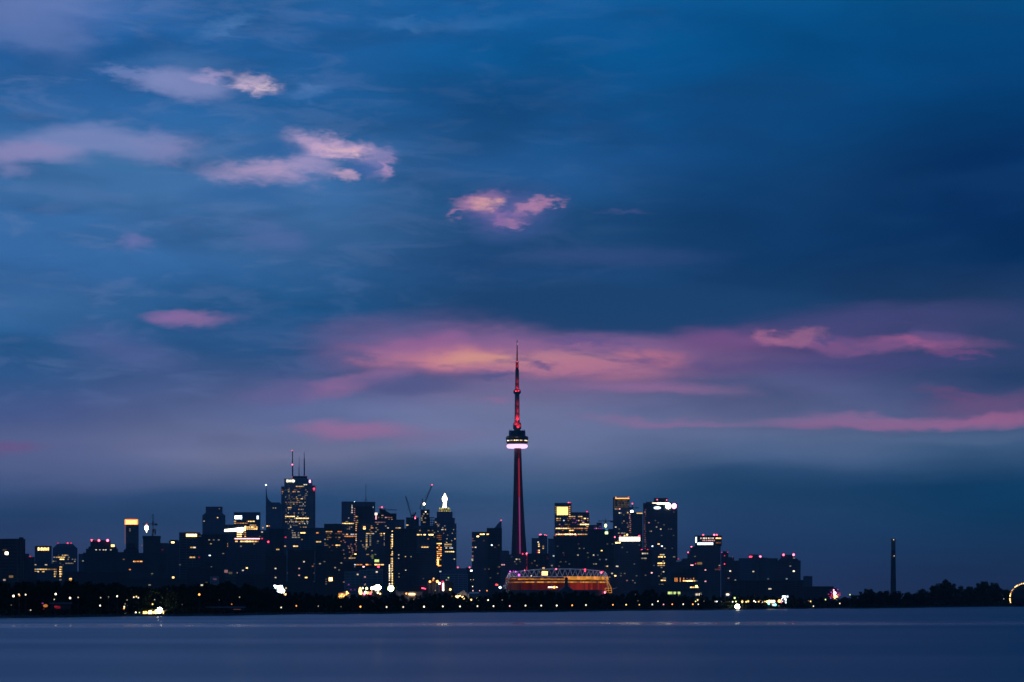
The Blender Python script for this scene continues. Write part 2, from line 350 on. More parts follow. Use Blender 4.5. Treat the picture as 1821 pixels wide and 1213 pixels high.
class Bld:
    """a building facing the camera; blocks given by their outline as seen along the ray, at distance D"""
    def __init__(s, name, label, D, blocks, yaw=0, skin='glass', grid='frame_dark', depth=30, fh=3.9, bay=4.6, cat='building', group=None):
        s.D = D; xs = [b[0] for b in blocks] + [b[1] for b in blocks]
        xc = (min(xs)+max(xs))/2; s.az = atan((xc-CX)/F); s.rz = radians(yaw) - s.az
        base = Vector(((xc-CX)/F*D, D + depth/2, GZ)); s.base = base
        s.root = empty(name, label, cat, base, s.rz, group)
        s.inv = (Matrix.Translation(base) @ Matrix.Rotation(s.rz, 4, 'Z')).inverted()
        s.fh = fh; s.bay = bay; s.boxes = []; s.depth = depth
        g = MB()
        for k, b in enumerate(blocks):
            x0, x1, yt = b[:3]; o = b[3] if len(b) > 3 else {}
            d = o.get('d', depth); th = radians(yaw)
            wpx = (x1-x0)/F*D*cos(s.az)
            w = max(3, (wpx - d*abs(sin(th))) / cos(th))
            cx = ((x0+x1)/2 - xc)/F*D*cos(s.az)
            # local centre: move across the view, not along the face
            lc = Matrix.Rotation(-th, 2) @ Vector((cx, 0))
            h = EYE + (HOR-yt)/F*D - GZ
            z0 = 0 if 'y' not in o else EYE + (HOR-o['y'])/F*D - GZ
            dy = o.get('fwd', 0)
            X0, X1, Y0, Y1 = lc.x-w/2, lc.x+w/2, lc.y-d/2-dy, lc.y+d/2-dy
            # jitter shared planes apart
            Y0 -= k*.013; Y1 += k*.017; X0 -= k*.007; X1 += k*.009
            m = MB()
            pr = o.get('slope')
            if pr:   # right and left edge heights differ
                hl = EYE + (HOR-pr[0])/F*D - GZ; hr = EYE + (HOR-pr[1])/F*D - GZ
                m.prism([(X0,z0),(X1,z0),(X1,hr),(X0,hl)], Y0, Y1); h = min(hl, hr)
            elif o.get('cham'):
                c = o['cham']/F*D
                m.prism([(X0,z0),(X1,z0),(X1,h-c),(X1-c,h),(X0+c,h),(X0,h-c)], Y0, Y1); h -= c
            elif o.get('round'):
                n = 20; m.plan([( (X0+X1)/2 + w/2*cos(2*pi*i/n), (Y0+Y1)/2 + d/2*sin(2*pi*i/n)) for i in range(n)], z0, h)
            elif o.get('poly'):
                m.prism([((x-xc)/F*D*cos(s.az), EYE+(HOR-y)/F*D-GZ) for x, y in o['poly']], Y0, Y1)
            else: m.box(X0, X1, Y0, Y1, z0, h)
            m.obj('wall', M[o.get('m', skin)], s.root)
            s.boxes.append((X0, X1, Y0, Y1, z0, h))
            if o.get('plain') or o.get('round') or o.get('poly'): continue
            z = z0 + fh
            while z < h - 1:
                e = .35; g.box(X0-e, X1+e, Y0-e, Y1+e, z-.45, z+.45); z += fh
            nb = max(2, round((X1-X0)/(bay*2)))
            for i in range(nb+1):
                u = X0 + (X1-X0)*i/nb; g.box(u-.35, u+.35, Y0-.5, Y0+.1, z0, h); 
            nb = max(2, round((Y1-Y0)/(bay*2)))
            for i in range(nb+1):
                u = Y0 + (Y1-Y0)*i/nb
                g.box(X0-.5, X0+.1, u-.35, u+.35, z0, h); g.box(X1-.1, X1+.5, u-.35, u+.35, z0, h)
            g.box(X0-.6, X1+.6, Y0-.6, Y1+.6, h-.1, h+1.1)
        if g.v:
            f = g.obj('facade_grid', M[grid], s.root); f['kind'] = 'stuff'
        s.nw = 0
    def hit(s, x, y):
        o = s.inv @ Vector((0,0,EYE)); d = (s.inv.to_3x3() @ Vector(((x-CX)/F, 1, (HOR-y)/F)))
        best = None
        for (X0,X1,Y0,Y1,Z0,Z1) in s.boxes:
            t0, t1, ax = -1e9, 1e9, 0
            for a, (lo, hi) in enumerate(((X0,X1),(Y0,Y1),(Z0-3,Z1+3))):
                if abs(d[a]) < 1e-9:
                    if not lo <= o[a] <= hi: t0 = 1e9
                    continue
                u, v = (lo-o[a])/d[a], (hi-o[a])/d[a]
                if u > v: u, v = v, u
                if u > t0: t0, ax = u, a
                t1 = min(t1, v)
            if t0 <= t1 and (best is None or t0 < best[0]): best = (t0, ax)
        if best is None:
            t = (s.boxes[0][2]-o.y)/d.y; return o + d*t, 1, 1
        t, ax = best; p = o + d*t
        return p, ax, (1 if d[ax] > 0 else -1)
    def _win(s, p, ax, sg, w, h, code, snap=True, name='window', smp=False):
        if s.nw >= 290: return
        if code[0] == 'k': code = 'j'+code[1]
        if code in ('y1','y2') and random.random() < .22: code = random.choice('wwoc')+code[1]
        s.nw += 1
        z = p.z
        if snap: z = (math.floor(p.z/s.fh)+.5)*s.fh
        q = Vector((p.x, p.y, z))
        if ax == 2: ax, sg = 1, 1
        if ax == 1: q.y -= .42*sg; sc = (w, .3, h)
        else: q.x -= .42*sg; sc = (.3, w, h)
        put(name, 'pane', em(code, smp), s.root, q, sc)
    def dot(s, x, y, code='y2', w=None, h=None):
        p, ax, sg = s.hit(x, y); s._win(p, ax, sg, w or s.bay*.58, h or s.fh*.5, code)
    def row(s, x0, x1, y, code='y2', dens=1.0):
        step = s.bay/s.D*F; x = x0 + step/2
        while x < x1:
            if random.random() < dens: s.dot(x, y, code, s.bay*.86)
            x += step
        return s
    def colm(s, x, y0, y1, code='y2', dens=1.0):
        step = s.fh/s.D*F; y = y0
        while y < y1:
            if random.random() < dens: s.dot(x, y, code)
            y += step
        return s
    def field(s, x0, x1, y0, y1, n, codes=('y1','w1','y2')):
        for _ in range(n): s.dot(random.uniform(x0,x1), random.uniform(y0,y1), random.choice(codes))
        return s
    def panel(s, x0, x1, y0, y1, code, name='lit_panel'):
        p, ax, sg = s.hit((x0+x1)/2, (y0+y1)/2)
        n = s.nw; s.nw = 0
        s._win(Vector((p.x, p.y-.3, p.z)), ax, sg, (x1-x0)/F*s.D, (y1-y0)/F*s.D, code, False, name, name in ('rooftop_light_band','light_bar','lit_wall_panel')); s.nw = n
        return s
    def local(s, x, y, back=0):
        o = Vector((0,0,EYE)); p = px(x, y, s.D); return s.inv @ (p + Vector((0, back, 0)))
    def beacon(s, x, y, code='r4', r=1.5, name='beacon'):
        p = s.local(x, y, 6); 
        put(name, 'ball', em(code, r > 2.5), s.root, p, r); return s
    def plant(s, x0, x1, y0, y1, m='black', name='plant_room', d=12):
        a = s.local(x0, y1, s.depth*.5); b = s.local(x1, y0, s.depth*.5)
        MB().box(a.x, b.x, a.y-d/2, a.y+d/2, a.z, b.z).obj(name, M[m], s.root); return s

# ------------------------------------------------------------------ water and land
def shore_y(x): return 1099.0 - 0.0112*x + .35*sin(x*.021) + .2*sin(x*.067)
def shore_D(x): return EYE*F/(shore_y(min(max(x,-500),1990))-HOR)
wm = bpy.data.materials.new('lake_water'); wm.use_nodes = True
t = wm.node_tree; b = t.nodes['Principled BSDF']
b.inputs['Base Color'].default_value = (.0,.16,.27,1); b.inputs['IOR'].default_value = 1.33
b.inputs['Specular IOR Level'].default_value = 1.0
tcn = t.nodes.new('ShaderNodeTexCoord'); mp = t.nodes.new('ShaderNodeMapping'); t.links.new(tcn.outputs['Object'], mp.inputs[0])
mp.inputs['Scale'].default_value = (.0022,.011,1); mp.inputs['Rotation'].default_value = (0,0,radians(8))
n = t.nodes.new('ShaderNodeTexNoise'); n.inputs['Scale'].default_value = 1; n.inputs['Detail'].default_value = 5; t.links.new(mp.outputs[0], n.inputs['Vector'])
mr = t.nodes.new('ShaderNodeMapRange'); t.links.new(n.outputs['Fac'], mr.inputs[0]); mr.inputs[1].default_value=.3; mr.inputs[2].default_value=.7; mr.inputs[3].default_value=.28; mr.inputs[4].default_value=.38
# a calm slick lying parallel to the shore, 650 to 900 m out
sx = t.nodes.new('ShaderNodeSeparateXYZ'); t.links.new(tcn.outputs['Object'], sx.inputs[0])
def tm(op, a, bb=None):
    q = t.nodes.new('ShaderNodeMath'); q.operation = op
    for i, v in enumerate((a, bb)):
        if v is None: continue
        if isinstance(v,(int,float)): q.inputs[i].default_value = v
        else: t.links.new(v, q.inputs[i])
    return q.outputs[0]
dd = tm('ABSOLUTE', tm('SUBTRACT', tm('ADD', sx.outputs[1], tm('MULTIPLY', n.outputs['Fac'], 40)), tm('ADD', 730, tm('MULTIPLY', sx.outputs[0], .35))))
m2 = t.nodes.new('ShaderNodeMapRange'); m2.interpolation_type='SMOOTHSTEP'; t.links.new(dd, m2.inputs[0]); m2.inputs[1].default_value=25; m2.inputs[2].default_value=75; m2.inputs[3].default_value=.13; m2.inputs[4].default_value=1
n2 = t.nodes.new('ShaderNodeTexNoise'); n2.inputs['Scale'].default_value = 1; n2.inputs['Detail'].default_value = 3
mp2 = t.nodes.new('ShaderNodeMapping'); mp2.inputs['Scale'].default_value = (.018,.006,1); mp2.inputs['Location'].default_value = (4.2,1,0)
t.links.new(tcn.outputs['Object'], mp2.inputs[0]); t.links.new(mp2.outputs[0], n2.inputs['Vector'])
mk = t.nodes.new('ShaderNodeMapRange'); t.links.new(n2.outputs['Fac'], mk.inputs[0]); mk.inputs[1].default_value=.38; mk.inputs[2].default_value=.62; mk.inputs[3].default_value=.15; mk.inputs[4].default_value=.75
slick = tm('MULTIPLY', tm('SUBTRACT', 1.0, m2.outputs[0]), mk.outputs[0])
t.links.new(tm('MULTIPLY', mr.outputs[0], tm('SUBTRACT', 1.0, slick)), b.inputs['Roughness'])
wv = MB(); wv.v = [(-9000,-400,0),(9000,-400,0),(9000,20000,0),(-9000,20000,0)]; wv.f = [(0,1,2,3)]
wo_ = wv.obj('lake_water', wm); wo_['kind'] = 'structure'

land = MB(); xs = list(range(-480, 2000, 16))
bank = MB()
for i, x in enumerate(xs):
    D = shore_D(x); X = (x-CX)/F*D
    bank.v += [(X, D-.5, -.6), (X+random.uniform(-.3,.3), D+1.5+random.uniform(-.3,.6), .85)]
    land.v += [(X, D+1.2, .8), (X*60, max(D, 1)*60 if D*60 < 80000 else 80000, .8)]
# land fan: keep the far edge monotonic
nx = len(xs)
for i, x in enumerate(xs):
    land.v[2*i+1] = ((x-CX)/F*20000, 20000, .8)
for i in range(nx-1):
    land.f.append((2*i, 2*i+2, 2*i+3, 2*i+1)); bank.f.append((2*i, 2*i+2, 2*i+3, 2*i+1))
o = land.obj('shore_ground', M['grass']); o['kind'] = 'structure'
o = bank.obj('stone_bank', M['stone']); o['kind'] = 'structure'
# city ground a little higher, from behind the trees
cg = MB(); cg.v = [((-700-CX)/F*3600,3600,1.9),((1995-CX)/F*3600,3600,1.9),((1995-CX)/F*20000,20000,1.9),((-700-CX)/F*20000,20000,1.9)]; cg.f=[(0,1,2,3)]
o = cg.obj('city_ground', M['conc_dark']); o['kind'] = 'structure'

# ------------------------------------------------------------------ communications tower
def comm_tower():
    D = 5920.0; ax0 = 919.6; s = D/F
    az_ = atan((ax0-CX)/F)
    root = empty('communications_tower', 'very tall slender concrete tower with round pod, red lit shaft and needle antenna', 'tower', ((ax0-CX)*s, D, GZ), -az_)
    def zz(y): return EYE + (HOR-y)*s - GZ
    # Y-shaped shaft: one wing to the right, two to the left, tapering upwards
    prof = [(1069,23.5,9.2),(1040,21.5,8.6),(1010,19.2,8.0),(985,17.3,7.6),(950,14.6,7.0),(915,12.4,6.7),(880,10.5,6.4),(840,8.7,6.2),(796,7.4,6.0)]
    m = MB(); rings = []
    for y, R, core in prof:
        ring = []
        for k in range(3):
            a = 2*pi*k/3
            hw = core*.42*s; L = R*s
            ca, sa = cos(a), sin(a)
            for u, v in ((core*.75*s, -hw*1.25), (L, -hw*.62), (L, hw*.62), (core*.75*s, hw*1.25)):
                ring.append((u*ca - v*sa, u*sa + v*ca, zz(y)))
        rings.append(ring)
    n = 12
    for r in rings: m.v += r
    for k in range(len(rings)-1):
        for i in range(n):
            j = (i+1) % n; m.f.append((k*n+i, k*n+j, (k+1)*n+j, (k+1)*n+i))
    m.f.append(tuple((len(rings)-1)*n+i for i in range(n)))
    m.obj('concrete_shaft', M['conc_dark'], root)
    # lift shaft strip in the valley facing the camera
    def strip(name, y0, y1, code, w, x0, x1):
        q = MB(); a = ((x0-ax0)*s, -9.6*s*1.0, zz(y0)); b_ = ((x1-ax0)*s, -6.6*s, zz(y1))
        q.v = [(a[0]-w*s, a[1], a[2]), (a[0]+w*s, a[1], a[2]), (b_[0]+w*s*.9, b_[1], b_[2]), (b_[0]-w*s*.9, b_[1], b_[2]),
               (a[0]-w*s, a[1]+6, a[2]), (a[0]+w*s, a[1]+6, a[2]), (b_[0]+w*s, b_[1]+6, b_[2]), (b_[0]-w*s, b_[1]+6, b_[2])]
        q.f = [(0,1,2,3),(1,5,6,2),(4,0,3,7),(3,2,6,7),(0,4,5,1)]
        q.obj(name, em(code), root)
    strip('lift_strip', 985, 884, 'v1', 1.25, 924.9, 923.4)
    strip('lift_strip', 883.5, 815, 'r1', 1.25, 923.4, 922.6)
    strip('lift_strip', 814.5, 797, 'r0', 1.3, 922.6, 922.4)
    # pod
    P_ = lambda l: [(r*s, zz(y)) for y, r in l]
    MB().lathe(P_([(797.3,15),(796.6,17.4),(794.5,18.7),(792,18.7),(790.6,17.2)]), 40).obj('light_ring', em('qf', True), root, True)
    MB().lathe(P_([(790.5,15.5),(789,18.2),(786.2,19.2),(785.2,19.3)]), 40).obj('lower_deck', M['frame_dark'], root)
    MB().lathe(P_([(785.1,18.6),(783.0,18.8)]), 40).obj('deck_glass', M['glass'], root)
    MB().lathe(P_([(782.9,19.4),(780.5,19.7),(777.2,19.8),(776.0,18.0),(775.2,15.4)]), 40).obj('upper_deck', M['frame_dark'], root)
    for k in range(3): MB().lathe(P_([(781.2-1.6*k,19.95),(780.9-1.6*k,19.95)]), 40).obj('deck_rail', M['frame'], root)
    MB().lathe(P_([(775.1,14.9),(767.4,14.7),(766.2,14.2)]), 32).obj('upper_drum', M['black'], root)
    for k in range(16):
        t_ = 2*pi*k/16; MB().box(-.5,.5,-.4,.4, zz(766.3)-.2, zz(764.6)).obj('roof_stub', M['steel'], root).location = (13.6*s*cos(t_), 13.6*s*sin(t_), 0)
    for k in range(40):
        t_ = -pi + (k+.5)/40*pi
        c = random.choice(['y2','y3','w3','y1','w2','y1']) if abs(k-20) < 16 else 'y0'
        if random.random() < .12: continue
        put('window', 'pane', em(c), root, (18.95*s*cos(t_), 18.95*s*sin(t_), zz(784.05)), (.3, 1.7, 2.0), t_)
    for k in range(-9, 10):
        if random.random() < .35: put('window', 'pane', em(random.choice(['o1','y1','y0'])), root, (19.9*s*sin(k*.12), -19.9*s*cos(k*.12), zz(778.6)), (1.8,.3,.9), k*.12)
    # upper concrete shaft, upper pod and antenna
    MB().lathe(P_([(766.4,5.6),(759,5.6),(754,4.9),(747.5,4.6)]), 12).obj('upper_shaft', M['conc'], root)
    MB().lathe(P_([(747.4,4.5),(702,4.1)]), 12).obj('upper_shaft', M['conc'], root)
    for dx, dy in ((-5.0,-1.5),(5.3,-2.2),(0.5,5)):
        MB().lathe([(0.1,zz(764)),(1.9*s,zz(763)),(2.1*s,zz(757)),(1.6*s,zz(753)),(.1,zz(751.5))], 12, dx*s, dy*s).obj('microwave_radome', M['conc'], root, True)
    MB().lathe(P_([(702,3),(701,5),(699,6.4),(697,6.8),(694.5,6.2),(692.6,4.2)]), 24).obj('upper_pod', M['conc'], root, True)
    MB().lathe(P_([(692.5,3.7),(675,3.4),(658.5,3.2)]), 10).obj('antenna_mast', M['conc'], root)
    MB().lathe(P_([(658.4,2.7),(644,2.5)]), 8).obj('antenna_mast', M['conc_dark'], root)
    MB().lathe(P_([(643.9,1.5),(642,1.4),(625,1.0),(605,.55)]), 8).obj('antenna_mast', M['conc_dark'], root)
    MB().lathe(P_([(644.4,2.9),(643.2,2.9)]), 12).obj('mast_collar', M['steel'], root)
    MB().lathe(P_([(659,3.6),(658,3.6)]), 12).obj('mast_collar', M['steel'], root)
    for dx, y, c, r in ((0,643.5,'k3',1.1),(.5,612,'w2',.9),(7.9,846,'w4',1.0),(.8,605,'r1',.5)):
        put('beacon', 'ball', em(c), root, (dx*s, -3*s if dx < 5 else -1, zz(y)), r)
    # red floodlights that wash the shaft
    for y, dx, pw in ((698,-3,7e4),(697,4,1.0e5),(762,3.4,1.1e5),(757,-4.2,7e4),(749,1.5,2.4e5),(655,0,9e4),(645.5,.5,4e4),(735,3,6e4),(722,3,3e4),(683,1.5,3e4)):
        l = bpy.data.lights.new('floodlight', 'SPOT'); l.energy = pw*.22; l.color = (1,.03,.06); l.shadow_soft_size = .6
        l.spot_size = radians(70); l.spot_blend = .8
        o_ = bpy.data.objects.new('floodlight', l); COL.objects.link(o_); o_.parent = root
        at = Vector((dx*s, -11*s if y > 700 else -9*s, zz(y))); o_.location = at
        aim = Vector((dx*s*.3, 0, zz(y)+7*s)) - at; o_.rotation_euler = aim.to_track_quat('-Z','Y').to_euler()
comm_tower()

# ------------------------------------------------------------------ buildings, left to right
b = Bld('apartment_block','black slab block cut by the left frame edge, one bright white window near its top',2600,[(-30,39,960,{'d':22}),],yaw=-20,skin='black',fh=3.1,bay=4)
b.dot(12,987,'w4',3,2.6); b.dot(10,978,'w0'); b.dot(7,978,'w0'); b.dot(20,1025,'y1',4,2); b.dot(8,1029,'w1'); b.plant(30,36,955,960,d=4)
b = Bld('office_block','low dark block with a red roof light between the edge slab and the sign-topped tower',4300,[(38,48,986),(46.5,58,992,{'fwd':4})],skin='black')
b.beacon(52.5,990,'r2',1.6); b.beacon(55,990.5,'r1',1.3); b.dot(41,1024,'w2')
b = Bld('office_tower','dark tower with a glowing yellow sign band along its top, left of the rounded tower',5200,[(60,89,972,{}),],skin='glass')
for k in range(7): b.panel(67.3+k*2.9,69.6+k*2.9,973.6+(k%2)*.7,979,'y3','sign_letter')
b.beacon(74,985,'r2',1.2); b.beacon(83.5,985,'r2',1.2)
b = Bld('office_podium','wide low block with rows of yellow windows and one bright light column at right end',4700,[(59,102,1003.5),(101.6,112,1006,{'fwd':3})],skin='glass')
b.row(60,82,1005,'w2',.8); b.row(60,86,1011.5,'y2',.95); b.row(60,85,1015,'y2',.85); b.row(85,100,1011,'y1',.7); b.colm(97.5,1016,1026,'y2',.6); b.colm(99.5,1014,1024,'y1',.8); b.colm(107.3,1008,1025,'y3'); b.colm(108.9,1008,1024,'y2')
b = Bld('office_tower','broad tower with chamfered top and scattered yellow lit floors, red roof lights',5400,[(92,135,967,{'cham':8}),],skin='glass_blue')
b.row(99,118,992.5,'y2',.85); b.row(106,113,995,'y3'); b.row(110,118,989,'y2',.9); b.row(116,130,1002.5,'w1',.6); b.field(94,134,985,1010,22,('w1','y1','w0','w1')); b.beacon(102,966,'r2',1.4); b.beacon(119.5,966,'r3',1.6); b.beacon(125.5,966,'r2',1.4); b.beacon(136,1020,'r2',1.6)
b = Bld('office_block','grey block showing only its left shoulder beside the stepped hotel with three red roof lights',5600,[(138,150,986)],skin='glass_blue')
b = Bld('hotel_tower','stepped dark hotel with three bright red roof lights above a row of white lights',4800,[(146,206,984,{'m':'black'}),(151,207,977,{'d':24}),(155,205,972,{'d':20,'plain':1}),(159,194,961.5,{'d':16})],skin='black')
for x in (162,175,190.5): b.beacon(x,961,'k4',2.2)
for x in (168,172): b.beacon(x,961.3,'r1',1.5)
b.panel(197.5,203.5,968.5,972.5,'y3','sign_panel')
for x in (171,177.5,184,188,197): b.dot(x,976,'w2')
b.dot(147.5,999.5,'w1')
b = Bld('apartment_block','plain dark block filling the gap right of the stepped hotel',4500,[(206,224,983)],skin='conc_dark')
b = Bld('office_tower','slim tower crowned by a glowing orange lantern with a red lit left edge',6000,[(222.5,244.5,933,{'d':24}),],skin='glass')
b.panel(221.6,245.4,923.5,933,'o3','crown_lantern'); b.panel(223.5,243.5,925,932.5,'y3','crown_lantern')
a=b.local(233.5,928.3,13); MB().box(a.x-13.6,a.x+13.6,-9,11,a.z-6,a.z+6).obj('crown',M['frame'],b.root)
b.panel(221.5,223.2,934,968,'k1','edge_light'); b.dot(231,939.5,'w1'); b.dot(231,944,'w1')
for x in (226,231,235,240): b.beacon(x,922.6,'r2',1.1)
b.beacon(225,967,'k2',1.4)
b = Bld('apartment_block','round shouldered dark block in front of the orange crowned tower',4400,[(218,244,974,{'cham':5}),(224,238,967,{'d':18})],skin='black')
b = Bld('apartment_block','long low dark block with a short row of warm lights below the tower crane',4100,[(212,292,984.5,{'d':26})],skin='conc_dark',fh=3)
b.row(237,252,998.7,'o2',.9); b.dot(238.5,998.7,'y3'); b.dot(251,999,'y3'); b.dot(220,996,'y1'); b.dot(231,1012,'o2'); b.dot(270.5,1019,'g1')
b = Bld('tower_under_construction','flat topped dark tower with a flaring parapet and a crane standing on it',5000,[(253,283,955),(251.5,284,953,{'y':957,'d':33,'plain':1})],skin='conc_dark')
b.beacon(251.5,970,'o1',1)
b = Bld('office_block','two stepped dark blocks right of the flared tower with one bright window',4600,[(283,296,967),(295,318,966,{'cham':3}),(299,317,960,{'d':20,'cham':3})],skin='glass')
b.dot(307.3,965,'y4',5,5); b.dot(308,1028,'y3',3.5,5); b.dot(305,1040,'w1'); b.dot(289,979,'r0')
b = Bld('office_tower','square dark tower with a bright yellow bar sign under its roof',4400,[(317,353,948,{'d':28}),(318,352,950,{'d':31})],skin='black',grid='frame')
b.panel(331,350,949.6,954.4,'y3','sign_bar'); b.panel(333,349,950.6,953.4,'y4','sign_bar'); b.row(338,346,974,'y2'); b.row(337,346,989.5,'y2'); b.dot(333,1026,'o2'); b.dot(320,1003,'w0')
b = Bld('office_tower','tall navy tower with sloping shoulders left of the white lit roof',6100,[(359,399,912,{'cham':5,'d':38}),(365,394,901,{'d':30,'cham':1})],skin='glass_blue')
b.dot(387,922,'y3'); b.dot(363,928,'w2'); b.dot(390,904,'w1')
b = Bld('apartment_block','wide dark block in front of the sloping shouldered tower with faint dots of light',4300,[(352,402,951,{'d':26})],skin='black',fh=3)
for x,y,c in ((372,961,'w1'),(380,961,'w1'),(389,961,'w1'),(375,966,'y2'),(373,986.5,'c3'),(376,1008,'w1'),(354,993,'r1'),(362,1013,'w0'),(380,1020,'w0'),(397,984.5,'w1')): b.dot(x,y,c)
b.panel(353,358,953,954,'w0','lit_panel')
b = Bld('office_tower','glass tower carrying a blue white sign block and several yellow lit floors',5700,[(415,461.5,912,{'d':34})],skin='glass')
b.panel(417.5,430,917.2,923,'c4','sign_block'); b.panel(456.4,460,917.2,923.4,'c4','sign_roundel')
b.beacon(430,912,'r2',1.4); b.beacon(444.5,912.5,'k3',1.5)
b.row(416,422,926,'y2'); b.row(441,454,925.8,'y3',.9); b.row(417,440,929.5,'o1',.95); b.row(427,438,929.5,'y2',.8); b.row(416,419,932,'y2'); b.row(444,457,932.5,'y2',.8); b.row(444,457,936,'o2',.8); b.row(434,458,939,'y3'); b.row(434,458,942.3,'y3'); b.field(436,458,925,936,6,('o1','y1'))
b = Bld('terraced_building','low terraced block with a dazzling white lit wedge shaped roof deck',5000,[(399,434,934,{'d':22}),(432,470,946,{'d':24})],skin='glass')
a=b.local(399,943,-1)
def wedge(b,pts,code,name='lit_roof_wedge',y=-.6):
    q=[]
    for x,yy in pts:
        o_=b.local(x,yy); q.append((o_.x,o_.z))
    Y=b.boxes[0][2]+y
    MB().prism(q,Y-.6,Y).obj(name,em(code,True),b.root)
wedge(b,[(399,945.5),(419,944.8),(424,947),(432,946.6),(434,938),(430,937.8),(421,938.8),(418,939.6),(399,941.5)],'w4')
wedge(b,[(434.2,944),(436.5,944),(437.5,935.5),(435.3,935.5)],'y4','lit_fin')
b.row(421,432,949.5,'y3'); b.row(421,430,953,'y3',1); b.colm(436,946,954,'y2'); b.dot(432.5,951,'y2')
b = Bld('office_block','broad dark block edged by a thin pink light line with yellow windows just under it',4500,[(399,474,957,{'d':24}),(469,476,962,{'d':20})],skin='glass')
b.panel(417.3,462,957.2,959,'k4','light_line'); b.beacon(414.3,957.6,'r3',1.5); b.beacon(465.3,957.4,'r3',1.6)
b.row(418,424,963,'y3'); b.row(427,456,963.3,'y3',.9); b.row(430,440,961.2,'y3'); b.row(440,462,965,'o1',.5); b.beacon(476.5,963.5,'r4',1.5)
for x,y,c in ((403.5,969,'y2'),(403.5,972,'o2'),(428.5,971.5,'w1'),(452,968.5,'w1'),(396.5,985,'w1'),(401.5,985.5,'w0'),(432,1014.5,'w2'),(439,1012,'y3'),(421,1019.5,'w1'),(450,1028,'y2')): b.dot(x,y,c)
b = Bld('hall','small pale walled hall with a dim mauve front among the dark blocks',3300,[(372,386,1027,{'d':14,'m':'conc_pale'})],skin='conc_pale',grid='frame_pale'); b.dot(383,1030,'p0'); b.panel(378.5,385,1028.5,1031,'p0','sign_panel')
b = Bld('kiosk_building','low block with two dim salmon and grey lit shopfronts below the pink lined block',3300,[(398,418,1013,{'d':14})],skin='conc')
b.panel(399,405,1013.5,1018.5,'k1','shopfront'); b.panel(406.5,413,1017,1021,'w0','shopfront')
# spired tower with a curved top
b = Bld('spired_tower','dark tower with a concave crest rising to a thin spire with white tip light',6050,[(472,499,893,{'d':28,'poly':[(472,1069),(499,1069),(499,897),(496.5,893.5),(482,893.5),(478,890),(475.5,887),(474,882),(472.8,870),(472.4,863),(471.8,863),(471.6,893)]})],skin='glass_blue')
b.boxes[0]=(b.boxes[0][0],b.boxes[0][1],-14,14,0,210)
b.beacon(472.6,862.3,'c4',1.7); b.beacon(494.5,896.5,'c3',1.6); b.dot(486,904,'w1'); b.dot(490,904,'w1'); b.dot(475,934.5,'y3'); b.dot(478.5,934.5,'o2')
for x in (476,480,484): b.row(x,x+3,946-(x>478)*.5,'y3')
b = Bld('office_block','dark slab in front of the spired tower with one pale side strip and red light',5000,[(461,479,944,{'m':'conc'}),(477,506,941,{})],skin='black')
b.dot(466,945,'w2'); b.dot(467.5,940,'y2'); b.dot(492.5,978,'y2'); b.dot(495.5,978,'y2'); b.dot(462,952,'w0')
# the tallest office tower
D=6150
b = Bld('office_tower','tallest office tower with white lit lettering, two thick antenna masts and many yellow windows',D,[(505,547.5,852.5,{'d':40}),(499.5,555,866,{'d':30}),(546,559.5,864,{'d':26,'fwd':-2}),(504.8,554.5,853.2,{'d':34,'m':'conc_pale','plain':1}),(519.5,545,847.3,{'d':24,'m':'black'})],skin='glass_blue',grid='frame_pale',fh=3.9,bay=3.6)  # right face: same cladding, paler concrete stands in for its lighter shading
def text(body,size,mt,parent,loc,name='sign_letters'):
    c=bpy.data.curves.new(name,'FONT'); c.body=body; c.size=size; c.extrude=.15; c.align_x='LEFT'; c.align_y='CENTER'; c.offset=.12
    o_=bpy.data.objects.new(name,c); dg=bpy.context.evaluated_depsgraph_get(); COL.objects.link(o_)
    me=bpy.data.meshes.new_from_object(o_.evaluated_get(dg)); COL.objects.unlink(o_); bpy.data.objects.remove(o_)
    me.materials.clear(); me.materials.append(mt)
    q=link(name,me,parent); q.location=loc; q.rotation_euler=(radians(90),0,0); return q
p,_,_=b.hit(509,855.6); text('BMO',8.4,em('wF'),b.root,(p.x,p.y-1.2,p.z)); p,_,_=b.hit(522,855.6); put('sign_roundel','ball',em('wF'),b.root,(p.x,p.y-1.3,p.z),(2.9,.4,2.9))
b.panel(549.5,552.6,853.6,858.5,'p3','sign_roundel')
def mast(b,x,y0,y1,r0,r1,mt='steel',name='antenna_mast'):
    p=b.local(x,y0,12); q=b.local(x,y1,12); MB().bar(p,q,r0,8,r1).obj(name,M[mt],b.root)
mast(b,519.6,849,824,1.6,1.3); mast(b,519.4,825,801,1.1,.9); mast(b,531,848,830,1.1,.7); mast(b,531.2,831,811,.45,.25); mast(b,540.4,849,815,1.5,1.2); mast(b,540.3,816,803,.7,.4)
for x,y,c,r in ((519,801,'k3',1.6),(519.5,826,'k4',1.5),(520.3,848,'k3',1.7),(536.5,847.5,'o3',1.5),(540,848,'k3',1.8),(539,851,'w3',1.2),(558,869,'r3',2.2),(558,872,'r2',1.8),(541.5,846.5,'r2',1.3)): b.beacon(x,y,c,r)
b.row(526,545,863.5,'y2',.9); b.row(540,544,863.5,'w3'); b.row(520,532,873,'y2',.6); b.row(509,545,887.5,'y0',.6); b.row(509,545,892,'y1',.5); b.row(509,545,897.5,'y0',.5); b.row(527,539,886,'y2',.7); b.row(507,524,917.5,'y3',.95); b.row(526,548,923,'y3',.85); b.row(522,547,926.5,'y2',.6); b.row(518,547,929.5,'y1',.7); b.row(509,540,935,'w0',.6)

